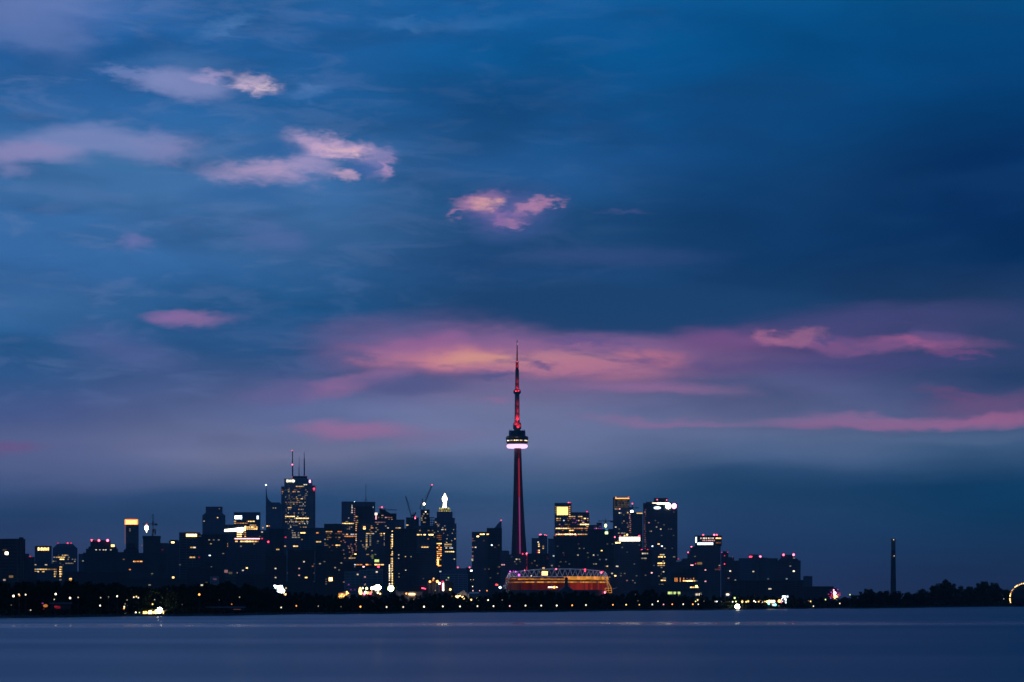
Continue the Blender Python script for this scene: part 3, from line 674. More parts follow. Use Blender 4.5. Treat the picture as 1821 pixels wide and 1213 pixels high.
[b.dot(random.uniform(507,547),random.uniform(868,938),random.choice(('y2','w1','y1','w1','w0','j1')),1.9,1.7) for _ in range(85)]; b.field(500,505,868,880,4,('o2','y1')); b.row(507,520,903,'y2',.5); [b.dot(random.uniform(507,547),random.uniform(905,940),random.choice(('y2','w1','y1','w2')),2,1.8) for _ in range(26)]
b = Bld('office_block','wide mid rise block at the foot of the tallest tower, yellow windows on two floors',4900,[(505,533,942,{}),(532,575,939.5,{'m':'conc_dark'})],skin='glass',grid='frame')
b.row(534,541,948.7,'y3'); b.row(562,568,948.7,'o2'); b.row(562,572,965,'y2',.9); b.row(521,528,970,'y3'); b.dot(507,971.5,'y2'); b.field(520,532,945,958,12,('w1','y1','w1')); b.dot(508,955.5,'r2'); b.dot(537,958,'y1'); b.row(545,560,957,'y1',.3)
b = Bld('apartment_block','large dark foreground block with a pale outlined frame, below the tallest tower',3700,[(470,512,988,{'d':24,'round':0}),(511,563,979,{'d':30})],skin='brick',fh=3,bay=3.6)
for x,y,c in ((490,1010.5,'w2'),(490,1029,'w2'),(532,1011.5,'k2'),(532,1022.5,'k2'),(540.5,999,'w2'),(511,1019,'w0'),(556,1008,'o1')): b.dot(x,y,c)
b.row(542,549,1027.5,'y3'); b.colm(559,1000,1050,'w0',.15)
for x in (512,561.8):
    p=b.local(x,1015,-16); MB().box(p.x-.6,p.x+.6,-16.3,-15.2,0,b.boxes[1][5]).obj('pale_edge_trim',M['frame_pale'],b.root)
b = Bld('apartment_block','dark slab right of the framed foreground block with a few dim windows',3900,[(562,580,972,{'d':22})],skin='conc_dark',fh=3); b.dot(569,1002,'w1'); b.dot(577,998,'w0')
b = Bld('office_tower','black square tower with clusters of orange windows left of the twin slab tower',5600,[(576,612,932.5,{'d':30}),(593,599,931,{'d':8,'plain':1})],skin='black',grid='frame_dark')
b.row(579,590,946,'y2',.8); b.row(596,607,945,'o2',.8); b.row(579,605,949,'o0',.7); b.row(581,607,957.5,'y1',.45); b.row(597,605,968,'y3'); b.row(596,605,971,'y2',.9); b.field(577,611,942,985,24,('o1','y0','o1','k0')); b.row(595,606,984,'o2',.8); b.colm(578,955,975,'y1',.6)
b = Bld('apartment_block','purple toned dark block under the black square tower',3600,[(579,609,981,{'d':20}),(606,628,1000,{'d':20})],skin='brick',fh=3,bay=3.6)
b.dot(588,1028.5,'y4',4.5,4.5); b.dot(596,1010,'w1'); b.dot(603,1013,'w1'); b.colm(580,990,1048,'w0',.25); b.dot(607,1001,'w1')
# twin slab tower with roof mast
b = Bld('office_tower','pair of joined navy slabs with a thin roof mast and bright yellow floor bands',6000,[(607,629,892,{'cham':1.5,'d':36}),(627,666,893.5,{'d':36})],skin='glass_blue')
mast(b,650.2,893,859,.7,.25); 
for dx in (-4,4):
    p=b.local(650.2+dx,893,12); q=b.local(650.2,886,12); MB().bar(p,q,.3).obj('mast_stay',M['steel'],b.root)
b.beacon(630,892.3,'c3',1.2); b.row(634,664,901,'y2',.8); b.row(636,664,913,'y1',.5); b.row(644,652,913,'y3'); b.row(608,629,930.5,'y3',.95); b.row(616,632,949.5,'y3',.9); b.colm(626,900,916,'w2',.6); b.field(608,629,920,945,10,('y1','w1')); b.beacon(665,897,'r2',1.5)
b = Bld('office_tower','dark tower with pink corner lights and lit window chain, in front of twin slabs',5500,[(608,637,944,{'d':22}),(629,662,901,{'d':30,'m':'black'})],skin='glass')
b.colm(633.5,918,965,'y2',.75); b.colm(635.5,918,940,'y1',.6); b.row(612,634,953.5,'o2',.7); b.row(615,634,950.5,'y2',.6); b.colm(634,965,985,'o1',.7); b.row(630,634,986.2,'y3'); b.row(620,634,993,'y2',.9); b.field(610,636,950,992,26,('o1','y1','k1'))
for y in range(903,925,3): b.dot(630.5,y,'k1')
b = Bld('apartment_block','broad blue black block full of small vertical chains of lit windows',4700,[(634,700,938,{'d':30}),(640,700,925,{'d':22}),(698,718,925,{'d':20,'m':'glass_blue'})],skin='glass',fh=3.2)
b.colm(652,955,975,'y2',.9); b.colm(652,950,974,'y1',.8); b.colm(658.5,950,972,'w1',.6); b.row(651,666,949.5,'y2',.75); b.colm(678,950,960,'y2',.7); b.colm(684,949,972,'w1',.8); b.row(682,686,949.5,'y3'); b.colm(648,939,950,'y2',.6); b.dot(648,940,'y3',4,5); b.field(655,672,930,945,10,('o2','y1','w1')); b.row(652,690,928.5,'k1',.5); b.row(703,713,939,'y2',.9); b.colm(690,933,941,'w2',.7); b.colm(686,936,942,'w1',.7); b.field(640,700,945,990,24,('w1','y1','w0')); b.dot(720.5,959,'w1')
b = Bld('office_block','angular topped glass block with a sloping crest and red lights behind the chain lit block',5300,[(668,704,914,{'d':26}),(674,703,906,{'d':20,'poly':[(674,930),(703,930),(703,917),(697,915),(690,911),(683,906.5),(677,904),(674,903)]})],skin='black')
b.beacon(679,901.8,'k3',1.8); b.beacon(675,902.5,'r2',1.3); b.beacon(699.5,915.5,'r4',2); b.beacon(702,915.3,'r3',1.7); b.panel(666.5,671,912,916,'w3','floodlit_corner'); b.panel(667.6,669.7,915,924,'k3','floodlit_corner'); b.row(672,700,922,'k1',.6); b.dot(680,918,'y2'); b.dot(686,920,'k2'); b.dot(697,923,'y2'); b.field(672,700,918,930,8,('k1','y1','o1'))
# light chain tower
b = Bld('apartment_tower','dark slim tower carrying two long dotted vertical chains of yellow light',4200,[(684,740,941,{'d':26,'m':'black'})],skin='black',fh=2.55,bay=3)
b.colm(697.6,941,1041,'y3',.85); b.colm(695.9,955,1041,'y2',.4); b.colm(692.6,1004,1041,'w3',.85)
for x,y,c in ((709,986.5,'w2'),(709,994,'w2'),(721,988.5,'y2'),(731,988.5,'w1'),(721.5,1015,'w2'),(709.5,1019.5,'w1'),(709.5,1027.5,'w1'),(753,1028,'w0')): b.dot(x,y,c)
b = Bld('low_office','dark mid rise with orange and red dotted storey beside a green lit stairwell',4000,[(608,684,1002,{'d':20})],skin='black',fh=3)
b.row(622,658,1002.6,'o2',.5); b.row(622,634,1004,'y2',.6); b.row(660,683,1002.4,'y3',.9); b.row(665,684,1005.5,'w2',.5); b.colm(630,1006,1016,'w1',.7); b.dot(646.5,1008.7,'k4'); b.dot(673,1008.4,'r4',3,2.5); b.dot(652,1003,'o3'); b.panel(666,674,995,999.5,'g2','lit_sign'); b.panel(660.8,664,986,994,'g0','lit_stairwell'); b.dot(623,1007.5,'y2'); b.row(655,663,1006,'o1',.6)
b = Bld('residential_block','pale grey gridded low block in front of the dotted storey, a few white lights',3500,[(612,640,1018,{'d':16}),(638,652,1015,{'d':17}),(651,679,1013,{'d':18})],skin='conc',grid='frame_pale',fh=3.2,bay=3.6)
for x,y,c in ((636,1022,'w2'),(649,1025,'k2'),(611.5,1034.5,'k1'),(670,1018,'w2'),(649,1037.5,'k1'),(624,1046.5,'m1'),(620,1041,'m1'),(631,1046.7,'m0')): b.dot(x,y,c)
# towers under construction with cranes
b = Bld('tower_under_construction','unfinished tower with ragged floors, bright work lights and two cranes on its roof',5400,[(722,744,921,{'d':22}),(725,741,920,{'d':16,'plain':1})],skin='black',grid='frame')
b.beacon(729,924.5,'w4',2); b.beacon(738,921.5,'k5',2.4); b.beacon(739,918.3,'r2',1.3); b.row(722,728,934,'y2',.8); b.row(722,742,940,'y1',.5); b.colm(725,932,942,'y2',.6)
b = Bld('tower_under_construction','slender concrete core with open floors rising from a wider unfinished block',5200,[(736,776,936,{'d':24}),(748,763,907,{'d':14}),(736,772,975,{'d':28})],skin='conc_dark',grid='frame')
for k,(x0,x1) in enumerate(((763,772),(763,773),(764,772),(763,774),(763,772))):
    p=b.local(x0,921+k*4.2,14); q=b.local(x1,921+k*4.2,14); MB().box(p.x,q.x,-8,8,p.z,p.z+1.2).obj('open_floor',M['conc_dark'],b.root)
for k in range(3):
    p=b.local(764+k*3.4,940,14); MB().box(p.x-.5,p.x+.5,-7.6,-6.6,p.z-4,p.z+21-k*2).obj('column',M['conc_dark'],b.root)
b.row(741,749,951,'y4'); b.row(753,757.5,951,'y4'); b.row(762,770,951,'y4'); b.row(749,761,973.5,'y3'); b.dot(745.5,998.5,'y2'); b.dot(757,911,'w3'); b.field(748,762,910,930,8,('w1','y1')); b.field(738,775,942,960,10,('y1','w1')); b.row(742,748,998.5,'w1')
b = Bld('office_tower','tall stepped art deco style tower topped by a dazzling white lantern',5900,[(770,811,932,{'d':34}),(773,808,922,{'d':28}),(777,804,911,{'d':22})],skin='glass_blue',bay=4)
P_=lambda l:[(r/F*5900,b.local(790,y).z) for r,y in l]
MB().lathe(P_([(10,911),(10,906.5)]),12).obj('crown_tier',M['frame'],b.root); MB().lathe(P_([(9.2,906.4),(9.2,902.3)]),12).obj('crown_tier',M['frame'],b.root)
for r,y in ((10.1,908.6),(9.35,905),(9.3,903.3)):
    for k in range(26):
        t_=-pi+(k+.5)/26*pi
        if random.random()<.8: put('window','pane',em(random.choice(['g1','y2','y1','g2'])),b.root,(r*1.19*cos(t_),r*1.19*sin(t_),b.local(790,y).z),(.5,1.9,1.9),t_)
MB().lathe(P_([(3.6,902),(2.6,897),(2.4,892),(3.6,890.5),(4.6,887.5),(4.2,884.5),(2.6,882),(1.2,880),(.5,877)]),16).obj('lantern',em('w5',True),b.root,True)
MB().lathe(P_([(.5,877),(.25,873)]),6).obj('lantern_finial',M['steel'],b.root)
b.row(790,805,968.5,'y2',.95); b.row(790,805,970.5,'y1',.9); b.row(792,804,975.5,'y2',.8); b.row(791,807,981.8,'y3',.9); b.field(774,808,925,965,20,('w1','k1','w1','y2')); b.dot(775,941,'k3'); b.dot(791,934,'w1'); b.dot(808,993.5,'w2'); b.dot(809,958,'y2')
b = Bld('office_tower','narrow front tower with a stacked column of amber lit floors turning red at its foot',5000,[(776,786,950,{'d':18})],skin='black',fh=3.6,bay=3)
for y in range(953,964,4): b.row(776.5,784,y,'o1',.6)
for y in range(965,991,3): b.row(776.5,784.5,y,random.choice(['y3','y2','o3']),.85)
b.panel(776.4,780,994,1005,'o4','red_lit_shaft'); b.row(776.6,784,992,'y3'); b.row(779,785,997,'o2'); b.row(779,785,1004.6,'o3')
b = Bld('office_block','plain dark mid rise block between the core tower and the lantern tower',4300,[(735,776,985,{'d':22}),(718,738,1000,{'d':20})],skin='glass'); b.dot(776,1000,'w0'); b.colm(739,1000,1045,'w0',.2); b.dot(783,1016,'c2')
b = Bld('condominium_block','bluish low gridded block with pale trim and a sloping left shoulder',4000,[(782,830,1013,{'d':22,'poly':[(784,1069),(830,1069),(830,1010.5),(812,1010.5),(790,1014),(784,1022)]}),(783,831,1022,{'d':22.6})],skin='glass_blue',grid='frame_pale',fh=3.2,bay=3.4)
b.dot(797.5,1027.5,'g2'); b.dot(794,1031,'w1'); b.dot(797.5,1031,'w0'); b.beacon(814,1009,'k3',1.2); b.beacon(835,1009,'k3',1.2)
b = Bld('office_block','dark narrow block with a small blue white sign beside the bluish gridded block',4100,[(829,841,1010.5,{'d':20})],skin='black'); b.panel(836.3,840,1013.6,1016.3,'c4','sign_panel'); b.dot(839.7,997,'w2')
b = Bld('office_tower','dark slab with lit yellow corner windows and a sharp triangular sail crest on its right',5000,[(839.5,867,947,{'d':26}),(866,892,940,{'d':26,'m':'black'}),(879,892,926,{'d':12,'m':'glass_blue','poly':[(866,946),(892,946),(891.8,925.2),(886,930),(880,938),(875,940.5),(866,940.5)]})],skin='glass')
b.boxes.pop()
b.row(853,863,948.6,'y4'); b.row(847.5,853,952.8,'y4'); b.row(865,868,948.8,'y4'); b.beacon(868.8,959,'k4',1.9); b.beacon(889.6,959,'r4',1.9); b.beacon(891.2,925,'k3',1.2); b.colm(840.5,955,1000,'k1',.5); b.dot(845.7,973.7,'w2'); b.dot(874.5,970.5,'c3'); b.dot(840.2,997.6,'w2'); b.row(892,900,1003.2,'k2',.9); b.field(842,890,960,1030,10,('w0','w0','y0','c0'))
b = Bld('apartment_block','low dark block tucked between the sail crested slab and the very tall tower',4700,[(890,905,979,{'d':20,'cham':2}),(903,912,987,{'d':20})],skin='glass_blue'); b.row(891,900,1003,'k2',.8)
b = Bld('apartment_block','wide dark block standing across the foot of the very tall tower',4600,[(898,940,988,{'d':24,'cham':3})],skin='glass'); b.dot(918.5,994,'w2'); b.dot(923.5,994,'w1'); b.field(900,936,990,1010,5,('w0','c0'))
b = Bld('apartment_tower','two step dark tower with short amber light chain, right of the very tall tower',5300,[(946,973,958,{'d':24}),(958.5,973,951.5,{'d':20,'cham':2})],skin='glass_blue')
for x,y in ((960,950.7),(962,950.5),(969,951.5),(972,952.5)): b.beacon(x,y,'k3',1.3)
b.colm(958.3,966,986,'y3',.9); b.dot(957,965,'y2'); b.colm(966,971,975,'y2'); b.dot(966,984.3,'y2'); b.colm(956.5,980,986,'r2')
b = Bld('apartment_block','black low block behind the stadium roof, between very tall tower and black twin slabs',4500,[(938,977,985.5,{'d':22,'m':'black'}),(975.5,987,959,{'d':22})],skin='glass_blue'); b.dot(984.5,990.6,'y2'); b.dot(981.5,1006,'w1'); b.row(964,968,1008,'y2'); b.field(940,985,990,1008,5,('r0','w0'))
b = Bld('office_tower','glass tower with a large square pale yellow lit panel at its top',5500,[(987,1016,895.5,{'d':28}),(1015,1048,911,{'d':28,'cham':2})],skin='glass')
b.panel(990.3,1010.2,901.3,916,'y3','lit_wall_panel'); b.panel(990.6,1009.8,904.5,915.6,'y4','lit_wall_panel')
b.colm(988.3,901,917,'y1',.8); b.colm(1013,902,917,'y2',.7); b.beacon(1011,894,'k3',1.6); b.beacon(1014,894.4,'r3',1.4); b.beacon(1044,910.2,'r3',1.5); b.beacon(1047.3,914,'k3',1.5)
b.row(1007,1036,918.8,'y2',.95); b.row(989,996,923,'y2'); b.row(989,996,926,'y1'); b.row(1038,1045,922,'y3'); b.row(1012,1044,922,'y1',.5); b.row(1031,1047.5,931.5,'y4'); b.row(1031,1047.5,929.8,'y2',.5); b.row(989,1010,932,'y1',.6); b.row(988,1012,938.5,'y3',.9); b.row(1012,1046,938,'o2',.6); b.row(1012,1022,942,'y3',.9); b.row(1012,1022,945,'o3',.9); b.row(988,1008,949,'y3',.95); b.row(1004,1026,951.8,'y4',.95); b.row(1027,1044,951.5,'y2',.9); b.field(988,1046,920,952,45,('y1','o1','m1','y2','k1'))
b = Bld('office_block','long dark block studded with red lights below the pale panel tower',4900,[(985,1047,954,{'d':26,'m':'black'}),(1046,1092,942,{'d':26,'m':'black'}),(1047,1063,934.5,{'d':18}),(1062,1070,930.5,{'d':14})],skin='glass_blue',grid='frame_dark')
for x,y,c in ((988,953.2,'r3'),(997,953.4,'r2'),(1001,953.4,'r2'),(1015,953.4,'r2'),(1020,953.4,'r2'),(1025,953,'r3'),(1048,951,'r3'),(1057,950.8,'k3'),(1067,949.3,'k4'),(1069,951,'k3'),(1076.5,956,'r3'),(1083,955,'k3'),(1093.5,955,'k4')): b.beacon(x,y,c,1.35)
b.row(1047,1053,941,'o2',.8); b.row(1056,1070,940.5,'m1',.8); b.row(1060,1070,938,'b0',.9); b.dot(1060,940.7,'y2'); b.dot(1078.5,948.2,'g3',5,4); b.panel(1077,1081,940,944,'b1','blue_lit_bay')
for x,y,c in ((984.7,990.6,'y2'),(1027.8,988.1,'w2'),(1030.5,976.8,'w1'),(1055.6,986,'w2'),(1070,980,'y4'),(1045,984,'w0'),(1006,998.4,'w0'),(1056,1002.7,'w1'),(1060,1002.7,'w1'),(1078,996,'c1'),(1080,1008.6,'y2'),(1003,987,'m0')): b.dot(x,y,c)
b.field(987,1090,965,1010,14,('w0','k0','c0'))
b = Bld('condominium_tower','tall dark tower with a gold lit roof rail and paler crown storeys',5400,[(1091,1119.5,885.5,{'d':26})],skin='glass_blue',grid='frame_dark')
g=b.local(1091,904.4); g2=b.local(1119.5,886)
for k in range(5):
    z=g.z+(g2.z-g.z)*(k+.5)/5; 
    for x in range(1093,1119,3):
        if random.random()<.8: b.dot(x+random.uniform(-.5,.5),886.5+k*3.6,random.choice(['w0','w0','y0','w0']))
b.panel(1094.5,1119,885.6,887.2,'o3','roof_light_rail'); b.beacon(1095.3,885,'o4',1.5); b.beacon(1117.5,885,'o4',1.5); b.beacon(1119,884,'r2',1.1)
b.row(1093,1120,904,'y1',.7); b.dot(1102,906,'k3'); b.row(1097,1106,911,'w1',.6); b.dot(1101.5,913.5,'w2'); b.dot(1095,937,'w2'); b.field(1092,1118,915,950,8,('w1','w0')); b.row(1104,1115,947,'w1',.6)
b = Bld('condominium_tower','shorter tower joined to the gold railed tower, yellow light line on its roof edge',5350,[(1119.8,1143,912,{'d':24})],skin='glass')
b.panel(1132,1142.6,912,913.6,'y2','roof_light_line'); b.beacon(1124,909.8,'w5',3.0); b.beacon(1116.5,911.5,'y2',1.5)
for y in range(914,948,3): b.dot(1121+random.uniform(-5,1)*.4,y,'k1')
b.dot(1120,943,'y2')
b = Bld('condominium_block','dark square block topped by a dazzling white lit rooftop band',4600,[(1097,1139,955,{'d':24}),(1094,1098,962,{'d':20})],skin='glass')
b.panel(1101.3,1138,955.2,962.3,'w5','rooftop_light_band'); b.beacon(1137,953.8,'r4',1.9); b.beacon(1103,953.9,'r3',1.5); b.beacon(1111,952.8,'y3',1.6); b.beacon(1115.5,950.8,'y3',1.6); b.row(1094,1102,964.2,'y4')
b.row(1095,1101,1006,'w2',.8); b.dot(1088.5,1019,'w2'); b.dot(1095,1022,'y3'); b.row(1092,1097,1022.5,'y3'); b.dot(1111,1020,'w0'); b.dot(1115,1033.5,'k1'); b.field(1098,1138,970,1045,9,('w0','c0'))
b = Bld('apartment_block','low dark block with red and white roof lights right of the white banded block',4500,[(1139,1160,979,{'d':22}),],skin='black')
b.beacon(1141.5,978.3,'r4',1.5); b.beacon(1152,978.2,'r3',1.5)
for x in (1143,1147,1151): b.dot(x,982.3,'w2')
b.row(1140,1152,994,'w1',.8); b.dot(1159,1020.5,'k3'); b.dot(1148,1024,'w0'); b.dot(1131,1056,'c1')
b = Bld('condominium_tower','great dark tower with white lit parapet and two glaring round lights at top right',5100,[(1145,1205,896,{'d':34,'cham':0}),(1150,1190,893.6,{'d':26}),(1164,1187.5,887.5,{'d':18,'m':'black'})],skin='glass',grid='frame_dark')
b.panel(1168,1190,894,897,'w4','parapet_light'); b.panel(1160,1170,894,895.4,'w3','parapet_light')
for x,y,r in ((1188.5,900,5.4),(1198.8,900,5.2)):
    p,_,_=b.hit(x,y); put('round_floodlight','ball',em('w5' if x<1190 else 'p4',True),b.root,(p.x,p.y-1.5,p.z),(r*.92,1.2,r))
p,_,_=b.hit(1168.8,903.2); put('sign_oval','ball',em('c3'),b.root,(p.x,p.y-1.4,p.z),(6.8,.6,2.6)); b.beacon(1147,903,'k5',2.4); b.beacon(1146,900.5,'r3',1.5)
for x,y in ((1155,894),(1152.5,894.3),(1169,888.5),(1186,889.3)): b.beacon(x,y,'k3' if x>1160 else 'r3',1.4)
p=b.local(1164,887.4,14); q=b.local(1187,886,14); MB().box(p.x,q.x,-10,6,p.z,q.z+.4).obj('roof_canopy',M['black'],b.root)
for y in range(908,975,3): b.dot(1147+random.uniform(-1,1),y,random.choice(['k0','k1','k0'])) 
for x,y,c in ((1154,928.6,'k2'),(1167.6,936,'w1'),(1175,942,'w2'),(1158,943,'w1'),(1160.2,970.1,'c4'),(1177.2,973,'c3'),(1180,1016,'w2'),(1156,946,'w0')): b.dot(x,y,c)
b.row(1169,1175.5,966.3,'y3'); b.row(1170,1182,989.5,'y3',.9); b.row(1173,1181,988,'y2'); b.row(1173,1178,1000.4,'y3'); b.row(1169,1183,1002.5,'y3',.8); b.row(1169,1176,1003.8,'y2'); b.row(1178,1182,1006,'y2'); b.row(1192,1200,989,'w1',.8); b.row(1175,1182,1033,'y3'); b.field(1171,1183,970,1040,12,('y1','w1')); b.field(1160,1204,905,1040,14,('w0','c0','w0'))
b = Bld('apartment_block','stepped dark block rising right of the great tower with small red roof lights',4600,[(1204,1226,1000,{'d':22,'slope':(1000,994)}),(1213,1229,993,{'d':20,'cham':3})],skin='glass'); b.beacon(1206.5,993.7,'r2',1.2); b.beacon(1206,1000.5,'k3',1.2); b.beacon(1209.8,1000.5,'k3',1.2); b.row(1209,1220,1015,'w1',.6)
b = Bld('apartment_block','dark block with thin amber uplight strips and a lit podium, at the great tower foot',3900,[(1194,1216,1018,{'d':20}),(1215,1242,1012,{'d':22})],skin='black',fh=3,bay=3)
for x in (1200.5,1203.8,1209.8,1216,1233.5): b.panel(x-.7,x+.7,1027.5,1034.5 if x<1212 else 1031,'o2','uplight_strip')
b.row(1214,1235,1034.6,'y3',.9); b.row(1220,1230,1033.8,'y4',.9); b.row(1227,1241,1043,'y3',.7); b.panel(1236.5,1240.5,1041,1044.4,'g3','lit_entrance'); b.dot(1222,1028,'p1'); b.dot(1228,1028,'p1'); b.dot(1239,1034.5,'c1'); b.panel(1228,1233,1004.5,1005.6,'k3','lit_ledge'); b.dot(1237,1004,'r2')
b = Bld('condominium_tower','dark tower with brilliant blue white light bar below its boxy head',4800,[(1237.5,1284,953.5,{'d':26,'y':971,'m':'black','fwd':2}),(1243,1282,969,{'d':24}),(1229,1244,973,{'d':22,'slope':(974,969)}),(1224,1230,982,{'d':20})],skin='glass')
b.panel(1240.2,1268,965,969,'c4','light_bar'); b.panel(1236.8,1239,955.3,965,'c4','vertical_light_bar')
for x in (1246.5,1251,1253,1256,1260,1262.5,1265,1268): b.dot(x,956.6,'w2',2,2.4)
for x in (1250,1252.5,1256,1259,1261,1264,1267,1270): b.dot(x,962.5,'k2',2,2.2)
b.row(1272,1277,956,'o3'); b.row(1273,1283,958.2,'y3'); b.row(1273,1281,963.5,'o1'); b.dot(1281,958,'o3')
for x,y in ((1251,951.4),(1270.5,951.2),(1275,951.3),(1230,972.5),(1224,982.2)): b.beacon(x,y,'k4',1.7 if y<960 else 1.2)
b.beacon(1238,969.3,'r1',1); b.panel(1240,1248.5,1000,1004,'y1','lit_bay'); b.panel(1271,1281,1011.5,1014,'k0','lit_bay'); b.row(1277,1282,1010,'r1',.8); b.dot(1254.5,1014,'k2'); b.dot(1254.5,1033,'k2'); b.dot(1236,989,'w0'); b.dot(1279.5,1006.5,'w1')
b = Bld('apartment_block','stepped dark block with red corner lights descending right of the blue barred tower',4600,[(1284,1296,981.5,{'d':20}),(1294,1306,992,{'d':20}),(1305,1319,998,{'d':20})],skin='glass'); b.beacon(1284,982,'m2',1.2); b.beacon(1294.8,981.5,'k3',1.1); b.beacon(1303.3,992,'k3',1.3); b.beacon(1289,988.3,'r2',1.1); b.beacon(1289,1003,'r3',1.1)
for x,y,c in ((1298.5,1014.5,'w3'),(1295.5,1030,'k1'),(1307.8,1033.5,'w3'),(1306,1051,'w1')): b.dot(x,y,c)
b = Bld('apartment_complex','long low dark complex with raised middle and pale corner pier, red roof lights',4300,[(1316,1352,994,{'d':24}),(1334,1349,987.3,{'d':18}),(1348,1384,991,{'d':20,'slope':(990,994)})],skin='glass_blue'); b.beacon(1334.5,990,'r4',1.5); b.beacon(1337,990,'r3',1.3); b.beacon(1352.7,990,'k4',1.7)
for x,y,c in ((1339.7,1017,'w2'),(1338.5,1038,'w1'),(1389.5,1015,'w2'),(1391,1022,'w1')): b.dot(x,y,c)
p=b.local(1346,1020,-13); MB().box(p.x-2.5,p.x+2.5,-14.5,-11,0,60).obj('corner_pier',M['conc'],b.root)
b = Bld('apartment_complex','dark block with hump backed roof and two red lights, last tall one at right',4250,[(1381,1425,998,{'d':24}),(1384,1424,993,{'d':20,'cham':5}),(1391,1414,987,{'d':16,'cham':1})],skin='glass'); b.beacon(1394,986.6,'k4',1.8); b.beacon(1412,986.5,'k4',1.8)
for x,y,c in ((1405.5,1005.5,'w1'),(1411.5,1016,'w3'),(1399,1028,'c1'),(1366,1027.5,'c0'),(1412,993.8,'w1')): b.dot(x,y,c)
b = Bld('apartment_block','very low dark block in front of the hump backed one, pair of pale lights',3700,[(1300,1430,1033,{'d':20})],skin='black',fh=3); b.row(1366,1374,1046,'w2',.6)
b = Bld('apartment_block','small dark square block standing alone at the right end of the skyline',4000,[(1431,1446,1026,{'d':18}),(1434,1438,1024,{'d':6,'plain':1})],skin='glass_blue')
b = Bld('warehouse','long flat roofed dark shed right of the small square block',3900,[(1425,1484,1043,{'d':22,'slope':(1042,1044)})],skin='black')
b = Bld('apartment_block','wide dark wall of flats low behind the trees at left with hardly any light',3300,[(112,222,1018,{'d':18}),(30,62,1018,{'d':18}),(222,330,1030,{'d':18})],skin='conc_dark',fh=3); b.dot(107.5,1029.8,'w1'); b.dot(125.5,1029,'y3',3,4); b.dot(126,1031,'o2'); b.dot(266,1042.5,'w1')
b = Bld('apartment_block','wide dark wall of flats low behind the trees below the sloping shouldered tower',3350,[(330,400,1010,{'d':18}),(398,480,1022,{'d':18}),(478,560,1036,{'d':16})],skin='conc_dark',fh=3); b.dot(359,1040,'w2'); b.dot(367,1036,'w0')
b = Bld('apartment_block','low dark block under the great tower with a row of white lit doors',3500,[(1160,1216,1041,{'d':18})],skin='conc_dark',fh=3)
for x in (1190,1193.5,1200,1207.5): b.dot(x,1053,'g2',3.2,3)
b.dot(1208,1057,'w1')
b = Bld('apartment_block','low dark block behind the stadium right end and the white banded block',4750,[(1010,1100,1010,{'d':20}),(1098,1162,1030,{'d':20})],skin='glass')
# ------------------------------------------------------------------ haze
hm = bpy.data.materials.new('air_haze'); hm.use_nodes = True; t = hm.node_tree; t.nodes.clear()
pv = t.nodes.new('ShaderNodeVolumePrincipled'); pv.inputs['Color'].default_value = (.86,.92,1,1); pv.inputs['Density'].default_value = HAZE
pv.inputs['Anisotropy'].default_value = 0.0
ov = t.nodes.new('ShaderNodeOutputMaterial'); t.links.new(pv.outputs[0], ov.inputs['Volume'])
hb = MB().box(-9500,9500,-600,20500,-1.9,640).obj('haze', hm); hb['kind'] = 'stuff'

# ------------------------------------------------------------------ cranes
def hammerhead(label, D, x, y0, y1, xl, xr, yj, peak, w=1.6, mt='steel', tilt=0):
    s = D/F; r = empty('tower_crane', label, 'crane', px(x, y0, D) + Vector((0, 12, 0)))
    z = lambda y: (y0-y)*s
    MB().lattice((0,0,0),(0,0,z(y1)), w, max(4,int((y0-y1)*s/3)), .22).obj('mast', M[mt], r)
    MB().lattice(((xl-x)*s,0,z(yj)),((xr-x)*s,0,z(yj-tilt)), w*.8, max(6,int((xr-xl)*s/4)), .22).obj('jib', M[mt], r)
    MB().lattice((0,0,z(yj)),(0,0,z(peak)), w*.6, 4, .2).obj('apex', M[mt], r)
    MB().bar((0,0,z(peak)),((xl-x)*s*.7,0,z(yj)),.12).bar((0,0,z(peak)),((xr-x)*s*.7,0,z(yj)),.12).obj('tie_rods', M[mt], r)
    MB().box(-1.6,1.6,-1.2,1.2,z(yj)-2.6,z(yj)-.4).obj('cab', M[mt], r)
    e = xl if abs(xl-x) < abs(xr-x) else xr
    c = (e-x)*s; MB().box(c-2.4,c+2.4,-1.3,1.3,z(yj)-2.6,z(yj)+.6).obj('counterweight', M['conc_dark'], r)
    return r, s, z
def luffer(label, D, x, y0, y1, tx, ty, cx_, w=2.2):
    s = D/F; r = empty('luffing_crane', label, 'crane', px(x, y0, D) + Vector((0, 12, 0)))
    z = lambda y: (y0-y)*s
    MB().lattice((0,0,0),(0,0,z(y1)), w, max(3,int((y0-y1)*s/3)), .3).obj('mast', M['steel'], r)
    MB().lattice((0,0,z(y1)),((tx-x)*s,0,z(ty)), w*.8, 16, .3).obj('jib', M['steel'], r)
    MB().bar((0,0,z(y1)),((cx_-x)*s,0,z(y1-5)),.5).bar(((cx_-x)*s,0,z(y1-5)),((tx-x)*s*.9,0,z(ty+(y1-ty)*.1)),.12).obj('back_mast', M['steel'], r)
    c=(cx_-x)*s; MB().box(min(c*1.3,0),max(c*1.3,0),-1.6,1.6,z(y1)-1.4,z(y1)+1.4).obj('machine_deck', M['conc_dark'], r)
    return r, s, z
r,s_,z = hammerhead('grey hammerhead crane with a glaring work lamp, on the flared dark tower at left',5000,270.5,953,926,252,276,931.5,914,1.8)
put('work_lamp','ball',em('w5',True),r,((259.2-270.5)*s_,-2,z(938.5)),(3.6,2,5.2)); put('work_lamp','ball',em('w4'),r,((259.3-270.5)*s_,-2,z(944.5)),(1.2,1,2.6)); put('warning_light','ball',em('k2'),r,((259.5-270.5)*s_,-2,z(932)),1.6)
